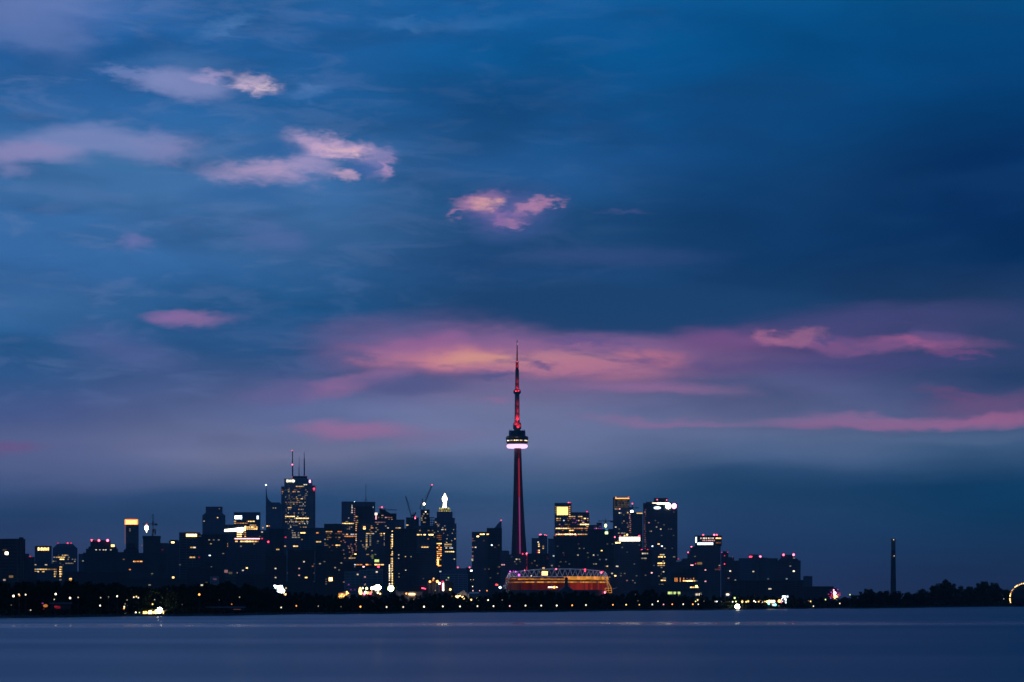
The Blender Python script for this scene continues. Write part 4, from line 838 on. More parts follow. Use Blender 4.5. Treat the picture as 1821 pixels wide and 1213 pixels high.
for x0,y0_,y1_ in ((269,953,941),(274,951,941),(271.6,947,940)): MB().bar(((x0-270.5)*s_,2,z(y0_)),((x0+1-270.5)*s_,2,z(y1_)),1.1).obj('climbing_frame',M['steel'],r)
luffer('left hand luffing crane, steep jib leaning left, on the unfinished tower',5400,731,921,917,721,882,735)
r,s_,z = luffer('short luffing crane with small tilted jib beside the bright work light',5400,736,921,917,739,910.5,733.5)
r,s_,z = luffer('tall luffing crane with red tipped jib leaning right above the slender concrete core',5200,754,908,896,768,862.5,751)
put('warning_light','ball',em('k3'),r,((768-754)*s_,-2,z(862)),1.4); put('work_lamp','ball',em('w5'),r,(0,-2,z(896)),2.1); MB().lattice((-8,0,z(905)),(-3,0,z(887)),1.4,6,.3).obj('service_mast',M['steel'],r)
r,s_,z = hammerhead('thin pale crane jib reaching right from the sloping crested glass block',5350,684,912,904,680,706,906.4,903.5,1.2)
r,s_,z = hammerhead('grey crane with a bright lamp behind the long red studded block',5300,1077.5,943,928,1064,1088,926.3,922,1.8)
put('work_lamp','ball',em('g4'),r,(0,-2,z(934.6)),(2.2,1.6,3.4)); put('cab_lamp','ball',em('b2'),r,(0,-2,z(941)),2)
r,s_,z = hammerhead('grey crane with red tip lamp between the gold railed tower and the great tower',5300,1125,912,899,1121,1137,902.6,895.5,1.8)
put('warning_light','ball',em('k3'),r,(0,-2,z(895.4)),1.7)
# red lattice mast in front of the very tall tower
D=4550; s_=D/F
r = empty('lattice_mast','red lit twin lattice mast at the foot of the very tall tower','mast',px(939,1069,D))
for dx,y1 in ((-1.5,986),(2.6,995)):
    MB().lattice((dx*s_,0,0),(dx*s_,0,(1069-y1)*s_),1.6,26,.25).obj('lattice_frame',M['red'],r)
    y=y1
    while y<1015:
        put('red_lamp','ball1',em(random.choice(['r2','r2','r1','k1'])),r,((dx+random.uniform(-.6,.6))*s_,-1.2,(1069-y)*s_),1.0); y+=1.9
put('warning_light','ball',em('k4'),r,(-2.3*s_,-1.5,(1069-984.6)*s_),1.5); put('warning_light','ball',em('r3'),r,(-9.5*s_,-1.5,(1069-985)*s_),1.1); put('warning_light','ball',em('o3'),r,(4.6*s_,-1.5,(1069-1005.5)*s_),1.3); MB().bar((-9.5*s_,0,(1069-985.5)*s_),(0,0,(1069-986.5)*s_),.3).obj('cross_arm',M['red'],r)

# ------------------------------------------------------------------ stadium
def stadium():
    D = 4150.0; s = D/F; x0, x1 = 894.0, 1090.0; xc = (x0+x1)/2
    r = empty('stadium','wide oval stadium with a white roof truss, amber lit canopy and red walls','stadium',px(xc,1069,D)+Vector((0,70,0)), -atan((xc-CX)/F))
    a = (x1-x0)/2*s*1.0; bb = 68.0
    z = lambda y: (1069-y)*s
    n = 96
    def pt(t, k=1.0): return (a*k*cos(t), bb*k*sin(t))
    MB().lathe([(1,z(1069)),(1,z(1049)),(.97,z(1048.9))],n,0,0,a*.985,bb*.985).obj('base_wall',M['conc_dark'],r)
    for i in range(n):
        t0, t1 = 2*pi*i/n, 2*pi*(i+1)/n; tm_ = (t0+t1)/2
        front = sin(tm_) < .15
        if not front: continue
        u = (cos(tm_)+1)/2       # 0 left, 1 right
        p, q = pt(t0,.93), pt(t1,.93)
        mid = ((p[0]+q[0])/2,(p[1]+q[1])/2); L = sqrt((p[0]-q[0])**2+(p[1]-q[1])**2); rz = atan2(q[1]-p[1], q[0]-p[0])
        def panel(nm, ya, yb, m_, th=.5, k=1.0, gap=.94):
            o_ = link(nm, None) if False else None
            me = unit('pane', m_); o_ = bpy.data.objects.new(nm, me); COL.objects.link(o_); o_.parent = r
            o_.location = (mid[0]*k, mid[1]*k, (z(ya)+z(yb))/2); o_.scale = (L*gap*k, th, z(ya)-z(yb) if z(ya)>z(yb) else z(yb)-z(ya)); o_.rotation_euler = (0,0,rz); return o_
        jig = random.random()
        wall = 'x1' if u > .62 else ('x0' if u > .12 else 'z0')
        panel('glowing_wall_panel', 1036.6, 1048.9, em(wall), k=.99, gap=.97)  # red wall given its own glow in place of lamps on it, dimmer leftward
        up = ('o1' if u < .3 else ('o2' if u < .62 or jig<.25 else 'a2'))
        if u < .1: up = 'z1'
        panel('glowing_canopy_panel', 1025.0 if u>.55 else 1027.5, 1030.9, em('z1' if (u<.55 and jig<.4) else ('o1' if u<.55 else up)), k=1.015)  # floodlighting from below put into the canopy as its own emission
        panel('light_strip', 1029.3, 1030.8, em('a2' if u > .12 else 'z1'), k=1.024)  # bright lower edge of the floodlit band, added as a glowing strip
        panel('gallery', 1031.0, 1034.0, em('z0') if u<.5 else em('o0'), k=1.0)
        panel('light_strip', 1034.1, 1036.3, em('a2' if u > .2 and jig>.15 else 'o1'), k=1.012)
        if i % 5 == 0: 
            m = MB().bar((mid[0]*1.03,mid[1]*1.03,0),(mid[0]*1.03,mid[1]*1.03,z(1031)),.45); m.obj('buttress',M['conc'],r)
    MB().lathe([(1.03,z(1031.2)),(1.03,z(1030.9)),(.9,z(1030.4)),(.9,z(1030.9))],n,0,0,a*.93,bb*.93).obj('canopy_rim',M['steel'],r)
    # roof truss following the rim, front and back
    for fb in (-1, 1):
        nn = 30; top = []; bot = []
        for k in range(nn+1):
            u = k/nn; t = pi*(1-u) if fb == 1 else pi + pi*u
            xx, yy = a*.94*cos(t), bb*.94*sin(t)
            ps = xc + xx/s
            yt = 1011.2 + 7.2*abs((ps-1000)/96)**2.1
            if ps < 905: yt += (905-ps)*2.0
            if ps > 1079: yt += (ps-1079)*2.3
            top.append((xx,yy,z(yt))); bot.append((xx*.97,yy*.97,z(max(1025.4, yt+5))))
        m = MB(); m2_ = MB(); m3 = MB()
        for k in range(nn):
            m.bar(top[k],top[k+1],.62,6); m2_.bar(bot[k],bot[k+1],.55,6)
        m.obj('truss_top_chord',M['white'],r); m2_.obj('truss_bottom_chord',M['white'],r)
        for k in range(nn):
            d1 = MB().bar(bot[k],tuple((Vector(top[k])+Vector(top[k+1]))/2),.36,5).bar(tuple((Vector(top[k])+Vector(top[k+1]))/2),bot[k+1],.36,5)
            d1.obj('truss_brace',M['white'],r)
    for k in range(13):
        t = pi + pi*(k+.5)/13
        l = bpy.data.lights.new('truss_light','POINT'); l.energy = 850; l.color = (.85,.8,1); l.shadow_soft_size = .5
        o_ = bpy.data.objects.new('truss_light', l); COL.objects.link(o_); o_.parent = r; o_.location = (a*1.02*cos(t), bb*1.06*sin(t), z(1023.5))
    for sx_ in (-1,1):      # raking end struts
        for k in range(4):
            MB().bar((sx_*a*(1.0-.025*k),-8-6*k,z(1046)),(sx_*a*(.88-.01*k),-16-6*k,z(1020)),.4,5).obj('end_strut',M['white'],r)
    o_ = MB().lathe([(.93,z(1029)),(.85,z(1026.6)),(.7,z(1023.6)),(.4,z(1021.6)),(.02,z(1021))],64,0,0,a,bb).obj('roof_shell',M['conc_dark'],r,True)
    def loc(x,y,dy): return ((x-xc)*s, dy, z(y))
    put('video_screen','pane',em('y3'),r,loc(970,1019.5,-bb*.93),(10.5*s,.8,7.2*s))
    MB().box(*(v for v in ((970-xc)*s-5.8*s,(970-xc)*s+5.8*s,-bb*.92,-bb*.92+2,z(1024),z(1015.2)))).obj('screen_housing',M['steel'],r)
    for k in range(6): put('sign_letter','pane',em('w4'),r,loc(977+2*k,1044.4,-bb*.97),(1.6*s,.6,1.6*s+.4*(k%2)))
    put('sign_letter','pane',em('w4'),r,loc(991.5,1044.3,-bb*.97),(1.8*s,.6,1.6*s)); put('sign_lamp','ball',em('o5'),r,loc(987,1044.4,-bb*.99),1.9)
    for x,y,c,rr,dy in ((882.5,1039.5,'r3',1.6,-20),(885,1040,'o2',1.2,-20),(889.5,1044.5,'c5',1.7,-24),(908,1016,'m3',1.0,-40),(914,1015.5,'m2',1.0,-44),(918,1016.5,'m3',1.1,-46),(924,1022.5,'m3',1.8,-52),(906.5,1019.5,'p2',1.2,-38),(934,1014,'k3',1.0,-55),(946,1024,'w3',1.0,-60),(990.5,1012,'k4',1.3,-64),(1042,1012.5,'r4',1.1,-58),(1042,1015,'r3',1.3,-58),(1071,1018,'k4',1.5,-44),(1073.5,1016.5,'r3',1.1,-44),(1086.5,1026,'w1',.9,-30),(1078.5,1053.5,'k5',1.8,-36)):
        put('lamp','ball',em(c),r,loc(x,y,dy),rr)
    m = MB()
    for (xa,ya),(xb,yb) in (((1078,1046),(1089,1046)),((1089,1046),(1090,1054)),((1079,1054),(1090,1054)),((1084,1046.5),(1084,1053)),((1078,1046),(1079,1054)),((1080,1050),(1089,1050)),((1082,1032),(1089.4,1046)),((1080,1027),(1084,1045))):
        m.bar(loc(xa,ya,-37),loc(xb,yb,-37),.55,5)
    m.obj('lit_stair_frame',em('a2'),r)
    MB().bar(loc(1091,1047.5,-30),loc(1100,1045,-30),.5,5).obj('outrigger_arm',M['white'],r)
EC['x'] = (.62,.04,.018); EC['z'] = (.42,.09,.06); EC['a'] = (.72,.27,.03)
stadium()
o = Bld('round_hut','dark conical roofed pavilion with a tall finial in front of the stadium middle',3600,[(995,1020,1052,{'d':16,'m':'black'})],skin='black',cat='pavilion')
s_=3600/F
MB().lathe([(17*s_,(1069-1051)*s_),(12*s_,(1069-1044)*s_),(7*s_,(1069-1040.5)*s_),(3.4*s_,(1069-1038)*s_),(2.6*s_,(1069-1026)*s_),(3.4*s_,(1069-1024.6)*s_),(1.6*s_,(1069-1022)*s_)],16).obj('conical_roof',M['black'],o.root)

# ------------------------------------------------------------------ chimney, dome, funfair ride
D=4200; s_=D/F
r = empty('chimney','very tall thin square industrial chimney standing alone right of the city','chimney',px(1588.5,1069,D))
m=MB(); m.v=[(-4.7*s_,-4,0),(4.7*s_,-4,0),(4.7*s_,4,0),(-4.7*s_,4,0),(-3.5*s_,-3,(1069-978)*s_),(3.5*s_,-3,(1069-978)*s_),(3.5*s_,3,(1069-978)*s_),(-3.5*s_,3,(1069-978)*s_)]
m.f=[(0,1,5,4),(1,2,6,5),(2,3,7,6),(3,0,4,7),(4,5,6,7)]; m.obj('shaft',M['conc_dark'],r)
MB().box(-3.5*s_,3.5*s_,-3,3,(1069-977.8)*s_,(1069-959)*s_).obj('upper_shaft',M['conc'],r)
MB().box(-3.8*s_,3.8*s_,-3.3,3.3,(1069-960.2)*s_,(1069-958.4)*s_).obj('rim',M['steel'],r)
put('warning_light','ball',em('w2'),r,(0,-4.2,(1069-960)*s_),.8); put('warning_light','ball',em('w2'),r,(.9*s_,-4.6,(1069-988.8)*s_),.8)
D=shore_D(1822)+17; s_=D/F
r = empty('geodesic_dome','dark spherical dome outlined by rows of golden lamps at the right edge of the frame','dome',px(1822,1064,D))
bm=bmesh.new(); bmesh.ops.create_icosphere(bm,subdivisions=3,radius=25.5*s_)
geo=[(v.co.copy()) for v in bm.verts]; edges=[(e.verts[0].co.copy(),e.verts[1].co.copy()) for e in bm.edges]
me=bpy.data.meshes.new('dome_skin'); bm.to_mesh(me); bm.free(); link('dome_skin',me,r,M['black'])
m=MB(); zmin=-7.2
for p,q in edges:
    if p.z>zmin and q.z>zmin: m.bar(p*1.02,q*1.02,.14,3)
o=m.obj('lattice_frame',M['steel'],r); o['kind']='stuff'
for ring_r,off,lo,hi,nn,c in ((26,0,-20,112,36,'y4'),(23.9,-5,18,100,22,'y3'),(21,-9,60,100,8,'o3'),(25,-2.5,40,95,14,'w3')):
    for k in range(nn):
        t=radians(lo+(hi-lo)*k/nn)
        if random.random()<.2 or (3 < lo+(hi-lo)*k/nn < 9): continue
        cc=c if random.random()<.6 else random.choice(['y3','o3','w3','y2'])
        put('lamp','ball1',em(cc),r,(-ring_r*s_*cos(t),off*s_*.9,ring_r*s_*sin(t)),(.95 if c!='w3' else .6)*random.uniform(.4,1.15)*.72)
D=3050; s_=D/F
r = empty('funfair_ride','small funfair ride glowing magenta, white and yellow beyond the right hand shore','ride',px(1484,1069,D))
MB().lathe([(9*s_,(1069-1066)*s_),(9*s_,(1069-1065)*s_)],20).obj('deck',M['steel'],r)
MB().lathe([(10*s_,(1069-1052)*s_),(6*s_,(1069-1048)*s_),(1*s_,(1069-1046)*s_)],20).obj('canopy',M['red'],r)
MB().bar((0,0,0),(0,0,(1069-1048)*s_),1.2,8).obj('centre_pole',M['white'],r)
for k in range(70):
    t=random.uniform(0,2*pi); rr=random.uniform(2,11.5)**1; x_=rr*cos(t); y_=1056.5+rr*.8*sin(t)
    put('lamp','ball1',em(random.choice(['m2','k2','r2','m1','r1','k1'])),r,(x_*s_,-3,(1069-y_)*s_),random.uniform(.3,.75))
for x_,y_,c,rr in ((-1,1052,'w4',1.3),(0,1055,'p4',1.5),(-.5,1058,'w4',1.3),(1.5,1061,'y4',1.5),(1,1065,'y4',1.3),(4,1062,'y3',1.1),(-2,1062,'o3',.9),(5,1058,'o2',.8),(-2,1050,'p4',1)): put('lamp','ball',em(c,rr>1.2),r,(x_*s_,-4,(1069-y_)*s_),rr)

# ------------------------------------------------------------------ lakefront: halls, screens, silos
def hall(name,label,D,x0,x1,yt,m_='conc',d=12,cat='building',ridge=None):
    b = Bld(name,label,D,[(x0,x1,yt,{'d':d,'plain':1})],skin=m_,grid='frame',cat=cat,fh=3)
    X0,X1,Y0,Y1,z0,h=b.boxes[0]
    if ridge:
        zr=b.local(0,ridge).z; MB().prism([(X0-.5,h),(X1+.5,h),((X0+X1)/2,zr)],Y0-.6,Y1+.6).obj('roof',M['fabric' if ridge and m_=='fabric' else 'frame'],b.root)
    else: MB().box(X0-.5,X1+.5,Y0-.5,Y1+.5,h,h+.5).obj('roof',M['frame'],b.root)
    return b
def D_at(x, extra): return shore_D(x)+extra
b=hall('boathouse','small waterfront boathouse with four blazing lamps at the left shoreline',D_at(273,6),254,294,1086,'conc',7)
MB().box(b.boxes[0][0]+5.4,b.boxes[0][1]-.2,b.boxes[0][2]-.05,b.boxes[0][3],2,3.3)
for x,y,rr,c in ((257.5,1090,.55,'y4'),(267,1089.8,.58,'y5'),(276,1089,.52,'y4'),(283.5,1086,.8,'wE'),(289,1089,.5,'y4'),(270,1092,.35,'y3'),(262,1092,.3,'o3'),(280,1091.5,.45,'y3')): p,_,_=b.hit(x,y); put('floodlight','ball',em(c,True),b.root,(p.x,p.y-.6,b.local(x,y).z),rr*1.6)
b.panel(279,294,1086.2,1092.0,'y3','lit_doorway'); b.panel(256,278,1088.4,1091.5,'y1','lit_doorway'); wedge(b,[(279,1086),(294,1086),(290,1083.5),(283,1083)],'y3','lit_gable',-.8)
b=hall('billboard','tilted white glowing billboard on posts among dark trees left of centre',2500,488,506,1054,'black',3,'screen')
wedge(b,[(486.5,1041.2),(488,1040),(494,1041.6),(500,1040.8),(502.5,1041.5),(503,1045),(507,1050),(505.5,1054),(500,1055),(493,1052.3),(490,1048)],'c4','lit_screen',-.2)  # floodlight falling on the billboard put in as glow of its face
for x,y,c,rr in ((509,1046,'y2',.7),(505,1055.5,'y3',.9),(509,1057.5,'y4',1),(514,1055,'y2',.6)): put('lamp','ball',em(c),b.root,b.local(x,y,-3),rr)
b=hall('marquee','cluster of amber lit market marquees glowing between the dark trees',2300,600,621,1055,'fabric',8,'marquee',1051.5)
for k in range(34):
    u=random.random(); x=600+20*u+random.uniform(-1,1); y=1063-9*u+random.uniform(-2.5,3)
    put('string_lamp','ball1',em(random.choice(['o3','o4','y3','y4','o2'])),b.root,b.local(x,y,-7),random.uniform(.35,1.0))
put('string_lamp','ball',em('w5',True),b.root,b.local(614.5,1065.5,-7),1.15); b.panel(602,613,1056,1062,'o3','lit_canvas')
b=hall('market_hall','low yellow lit market hall with a row of orange lamps left of the white screen',2400,636,664,1052,'conc',10)
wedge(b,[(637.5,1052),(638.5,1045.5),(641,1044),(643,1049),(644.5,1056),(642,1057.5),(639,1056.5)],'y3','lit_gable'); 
for x,y,c,rr in ((645.5,1046,'w4',.9),(652.5,1046.5,'g4',1.1),(650.5,1053,'w4',.9),(648.5,1056,'k4',1.1),(654,1054.5,'o4',1.1),(656.5,1053.8,'o3',.9),(659,1056,'k4',1.1),(661,1053,'o3',.9),(672.5,1054,'w4',.9),(676.5,1056,'y3',.8)): put('lamp','ball',em(c),b.root,b.local(x,y,-5),rr)
b=hall('stage_screen','brilliant white and yellow stage screen among the trees, left of the round floodlight',2400,660,678,1050.5,'black',4,'screen')
wedge(b,[(659.5,1045.5),(660.5,1043.6),(667,1042.5),(670,1040),(674,1040),(676,1042.5),(678.6,1044.6),(676,1047.5),(673,1049.6),(668,1049.5),(666,1047.5),(660,1048.7)],'wE','lit_screen',-.2)
b.panel(667,675,1049.5,1053,'y1','lit_plinth')
r=empty('floodlight_mast','mast with a huge round greenish white floodlight at the foot of the light chains','floodlight',px(695.3,1069,2500))
s_=2500/F
MB().bar((0,0,-5),(0,0,18*s_),.35,8).obj('pole',M['steel'],r)
put('lamp_head','ball',em('gE',True),r,(0,-1,22.5*s_),(5.3*s_,1.2,5.0*s_)); put('lamp_core','ball',em('w5',True),r,(0,-2,22.7*s_),(4.4*s_,1,4.2*s_))
b=hall('ferry_shed','pale low shed with a short glowing yellow strip sign',2450,703,750,1053,'conc_pale',12)
wedge(b,[(727,1058),(727,1055.2),(738,1055.2),(738,1058)],'y4','sign_strip'); put('lamp','ball',em('o3'),b.root,b.local(723,1055.6,-7),.8)
b=hall('restaurant','black low restaurant with a small curved red neon sign',2900,733,760,1042,'black',10)
wedge(b,[(749.5,1045.2),(752,1045),(757,1046.6),(757.5,1047.8),(752.5,1047),(750,1046.8)],'r4','neon_sign')
r=empty('silo','row of pale round silos with orange lamps on the roof beside red neon sign','silo',px(772,1069,3000)); s_=3000/F
for k in range(4):
    MB().lathe([(2.9*s_,-6),(2.9*s_,(1069-1036.5)*s_),(2.2*s_,(1069-1035.4)*s_)],18,(-9.2+6.0*k)*s_,0).obj('silo_drum',M['conc'],r,True)
MB().prism([(-5*s_,33*s_),(3*s_,33*s_),(1*s_,37*s_),(-.6*s_,43*s_),(-2.4*s_,38*s_)],-5,5).obj('head_house',M['brick'],r)
for x,y,c,rr in ((765,1034.5,'o4',1.2),(778,1034.2,'o4',1.4),(771.6,1029,'y3',.9),(770.3,1032,'o2',1.0),(782,1037.5,'c4',1.3),(774.5,1050,'w2',.5)): put('lamp','ball',em(c),r,((x-772)*s_,-9,(1069-y)*s_),rr)
b=hall('cinema','dark box with a tall vertical orange and white neon blade sign on its left end',2950,786,806,1036.5,'black',9)
wedge(b,[(785.5,1050),(785.3,1033),(789,1033),(789.4,1051.2)],'r3','neon_blade',-.3); wedge(b,[(786.8,1050.5),(787,1037),(789.3,1036.5),(789.6,1051)],'w4','neon_blade',-1.2)
put('lamp','ball',em('y4'),b.root,b.local(801,1048.3,-6),1.2); b.panel(793,802,1050,1051,'t0','lit_strip')
b=hall('tent_pavilion','pale peaked tent roof with glowing orange lamps beneath it',2300,812,834,1057,'fabric',9,'tent',1049.5)
for x,y,c,rr in ((800.5,1062.5,'y5',1.15),(804,1061,'o3',.6),(811.5,1061,'y4',.8),(815,1062.5,'y5',1.35),(818.5,1060.5,'y4',.8),(823.6,1063,'y5',1.25),(824.3,1066.5,'y4',.8),(819.8,1067.2,'w5',.8)): put('lamp','ball',em(c),b.root,b.local(x,y,-8),rr)
b=hall('blue_canopy','long low canopy with a dim blue lit edge right of the tent',2500,833,853,1056,'glass_blue',8,'canopy'); b.panel(834,852,1053,1055.5,'b0','lit_edge')
b=hall('green_sign','small glowing green white sign standing among the dark trees',1900,845,852,1070,'black',2,'sign')
wedge(b,[(844.5,1067.5),(844,1065.2),(849,1062.6),(850.5,1064.5),(852,1067),(851,1068),(849.3,1065.7),(846.5,1067.7)],'g4','lit_sign',-.2)
b=hall('digital_billboard','bright white square billboard with a small sign above it on the right hand shore',D_at(1396,30),1389,1399,1064,'black',2,'billboard')
b.panel(1389.8,1398,1064.3,1073,'c4','lit_screen'); 
D=D_at(1396,30); s_=D/F
put('lit_sign','pane',em('c4'),b.root,b.local(1393.8,1061,-1.6),(6*s_,.3,3.2*s_)); put('lamp','ball',em('c3'),b.root,b.local(1399.8,1061,-1.6),.9)
MB().bar(b.local(1396,1073,-1),b.local(1396,1062,-1),.2).obj('post',M['steel'],b.root)
b=hall('quay_shed','low grey quay shed with a pale roof line under the blue barred tower',3000,1214,1252,1053,'conc',10); b.dot(1239,1056,'w2',2.4,2); b.dot(1244.6,1056,'w3',2.4,2)
b=hall('quay_shed','second low quay shed, pale gable turned to the lake, right of the first',3000,1291,1302,1053,'conc_pale',10); b.dot(1294,1055.4,'w3',3,1.6)
b=hall('quay_shed','long quay shed with a thin pale roof line between the two smaller ones',3050,1262,1283,1052,'conc',10)
b=hall('shore_restaurant','low restaurant with a long faint red light strip on the left hand shore',D_at(372,14),360,428,1081,'black',6); b.panel(362,383,1083,1084.6,'r0','light_strip'); b.panel(415,428,1083.2,1084.2,'k0','light_strip')
b=hall('shore_pavilion','small dim shore pavilion with two faint orange and red lamps, far left',D_at(96,14),78,114,1074,'black',6)
for x,y,c,rr in ((85,1077.3,'o2',.85),(80,1073,'m1',.4),(82,1083,'k0',.4),(103.5,1079,'r1',.65),(108,1080,'r1',.75),(105,1081.5,'r0',.5)): put('lamp','ball',em(c),b.root,b.local(x,y,-5),(rr,.3,rr*.65))
b=hall('ferry_terminal','small lit ferry stop with teal and amber lamps on the right hand shore',D_at(1366,20),1345,1386,1071.5,'black',6)
for x,y,c,rr in ((1351,1069.5,'y3',.8),(1354,1070.3,'w4',.8),(1359,1070,'y3',.6),(1363,1070,'g3',.8),(1367,1069.5,'y4',1),(1371,1069.7,'y4',1),(1375,1069.7,'w4',1),(1366,1073.4,'t3',.8),(1374,1075.4,'c3',.9),(1377.5,1075.6,'t3',.9),(1358.8,1078.4,'r2',.8),(1385,1069,'o4',1.1),(1388,1070,'k3',.9)): put('lamp','ball',em(c),b.root,b.local(x,y,-4.5),rr)

# ------------------------------------------------------------------ lamps
LM = [(10,'the black edge slab'),(45,'the gap right of the black edge slab'),(75,'the sign topped tower'),(113,'the chamfered tower'),(145,'the left side of the stepped hotel'),(178,'the stepped hotel'),(210,'the right side of the stepped hotel'),(233,'the orange crowned tower'),(268,'the flared tower with the crane'),(307,'the block with one bright window'),(335,'the tower with the yellow bar'),(379,'the sloping shouldered tower'),(418,'the white lit wedge roof'),(445,'the tower with the blue white sign'),(484,'the spired tower'),(512,'the lettered side of the tallest office tower'),(545,'the right side of the tallest office tower'),(570,'the dark slab right of the framed block'),(594,'the black square tower'),(620,'the left navy slab'),(650,'the slab with the roof mast'),(672,'the white stage screen'),(697,'the light chain tower'),(731,'the unfinished tower with two cranes'),(757,'the slender concrete core'),(790,'the lantern tower'),(815,'the bluish gridded block'),(850,'the slab with yellow corner windows'),(882,'the sail shaped crest'),(920,'the very tall tower'),(950,'the stadium left of its screen'),(970,'the stadium screen'),(1005,'the conical roofed pavilion'),(1040,'the right half of the stadium'),(1070,'the long red studded block'),(1103,'the gold railed tower'),(1128,'the white banded block'),(1152,'the low red lit block'),(1180,'the great dark tower'),(1215,'the block with amber strips'),(1260,'the blue barred tower'),(1300,'the stepped block right of the blue bar'),(1345,'the complex with the pale pier'),(1375,'the join right of the pale pier'),(1403,'the hump backed block'),(1438,'the small lone square block'),(1465,'the flat roofed shed'),(1490,'the funfair ride'),(1530,'the treeline left of the chimney'),(1560,'the sky just left of the chimney'),(1588,'the lone chimney'),(1615,'the sky just right of the chimney'),(1645,'the slope left of the tallest tree'),(1682,'the tallest tree'),(1715,'the dip right of the tallest tree'),(1749,'the double headed tree clump'),(1785,'the low trees left of the lamp dome'),(1821,'the golden lamp dome')]
def below(x): return min(LM, key=lambda q: abs(q[0]-x))[1]
HUE = {'y':'yellow','o':'orange','w':'white','c':'cold white','g':'greenish','k':'pinkish','j':'pinkish','t':'teal'}
def lamplabel(x, y, c, r):
    return ('bright ' if c[1] in '45' else 'dim ' if c[1] in '012' else '') + HUE[c[0]] + ' lamp ' + ('high up, under ' if y < 1066 else 'low near the water, under ' if y > 1074 else 'among the trees, under ') + below(x)
def lamp(x, y, code, r, label, group=None, D=None):
    D = D or shore_D(x)+5
    if code[0] == 'k': code = 'j'+code[1]
    code = code[0] + {'5':'4','4':'3'}.get(code[1], code[1])
    z = EYE + (HOR-y)/F*D; g = .8
    if z < g+.8: D = (EYE-(g+.8))*F/(y-HOR); z = g+.8
    o = empty('street_lamp', label, 'lamp', px(x, HOR, D)*1 - Vector((0,0,EYE-g)), 0, group)
    zz_ = z-g
    MB().bar((0,0,0),(0,0,zz_-r*.6),.09,6,.06).bar((0,0,0),(0,0,.3),.16,6).obj('post',M['steel'],o)
    MB().lathe([(r*.5,zz_+r*.85),(r*.25,zz_+r*1.1),(.03,zz_+r*1.25)],8).obj('cap',M['steel'],o)
    put('globe','ball',em('wE' if r>1.0 else code, r>1.0),o,(0,0,zz_),(r,r,r*1.15))
    return o
PROM = [(641,1079,'o4'),(687.5,1079.5,'w3'),(717,1079.5,'w3'),(754,1079,'w4'),(787.5,1078.5,'w4'),(818,1078.5,'w4'),(849,1078,'w3'),(877.5,1078,'w4'),(906.5,1077.7,'k3'),(934.5,1077,'w4'),(962.5,1077,'w3'),(990,1077,'w4'),(1017.5,1076.5,'o4'),(1042,1076,'w3'),(1090,1075.7,'o4'),(1113.5,1075.5,'y3'),(1137,1075.5,'y4'),(1160,1075,'w3'),(1180,1075,'k4'),(1195.5,1074.7,'o4'),(1215,1074.6,'w3'),(1232,1074.5,'o4'),(1241.7,1074.6,'w3')]
tgt = {641:'leftmost of the evenly spaced promenade lamps, warm orange globe',1241.7:'rightmost of the evenly spaced promenade lamps, small white globe'}
for x,y,c in PROM:
    lamp(x,y,c,.36,tgt.get(x,'evenly spaced promenade globe lamp under '+below(x)),'promenade lamps along the shore')
LEFT = [(24,1060,'w4',.62),(33.5,1057,'w3',.4),(34.5,1059,'o3',.4),(45.5,1057.5,'w4',.4),(99,1056.5,'w5',.48),(96.5,1066,'w2',.32),(124.5,1063.5,'w5',.52),(139,1062.5,'w2',.36),(179,1063,'w2',.36),(178,1077,'w4',.42),(193,1061.5,'w1',.3),(54.5,1085,'w2',.42),(20,1076,'w0',.34),(208.3,1060.4,'w4',.44),(238,1062,'w4',.42),(242.5,1061,'y4',.45),(246,1063,'w4',.42),(226,1067,'w2',.32),(222.5,1074,'w1',.35),(221,1079,'w3',.45),(220.5,1082,'o3',.42),(275,1066.5,'w2',.32),(271.3,1074.5,'y4',.48),(241.5,1089,'w3',.42),(248,1089.5,'g2',.36),(354.3,1057.3,'o5',.62),(412,1074.5,'o2',.36),(426,1062,'w2',.36),(500,1080.3,'w3',.45),(527,1077.4,'o3',.5),(566,1078,'w2',.36),(606.5,1079,'w1',.34),(735.5,1066,'w1',.34),(324,1075,'w0',.3),(390,1067,'w0',.3)]
sp = {24:'bright oval white lamp near the left frame edge over dark trees',124.5:'largest warm white lamp in the left dark trees',99:'bright white lamp between the far left pair and the large warm one',354.3:'bright orange lamp alone in the dark trees at left',271.3:'warm yellow lamp just above the blazing boathouse',54.5:'dim white lamp lowest of all near the far left waterline',178:'white lamp low in the trees left of the boathouse, no other near it'}
for x,y,c,r_ in LEFT: lamp(x,y,c,r_*.62,sp.get(x,lamplabel(x,y,c,r_)),'scattered lamps in the left shore trees')
RIGHT = [(838,1066.6,'y4',.75),(868,1067.2,'w3',.6),(893,1067,'w1',.5),(841,1050.5,'k4',.9),(853,1050.5,'k4',.8),(866,1050.5,'o4',1.0),(840.5,1043,'w4',.7),(837,1031,'w2',.6),(842,1031,'w2',.6),(952,1059,'w1',.8),(1240.6,1067,'y4',.85),(1237,1069.6,'g3',.6),(1170,1069.3,'w3',.6),(1134.5,1068.5,'w1',.5),(1272,1069.7,'w2',.6),(1274.8,1069.7,'c3',.7),(1283,1070,'w1',.5),(1303,1070.2,'w3',.75),(1306.4,1063.5,'g4',.9),(1308.6,1069.8,'g3',.8),(1297,1070,'w1',.4),(1320,1070,'y4',1.25),(1327,1070.4,'y4',1.0),(1330.5,1069.4,'y4',1.2),(1341,1069,'w3',.8),(1343.5,1070.5,'w3',.7),(1349,1070,'y4',.8),(1252,1069,'w1',.4),(1441.5,1069.5,'y3',.9),(1438,1068.5,'w1',.6),(1446.5,1078,'w3',.75),(1468,1066.3,'g3',.8),(1493.5,1073.2,'w3',.75),(1511.5,1057.6,'g4',.8),(1785,1065,'w2',.8),(1385,1077.5,'w1',.6)]
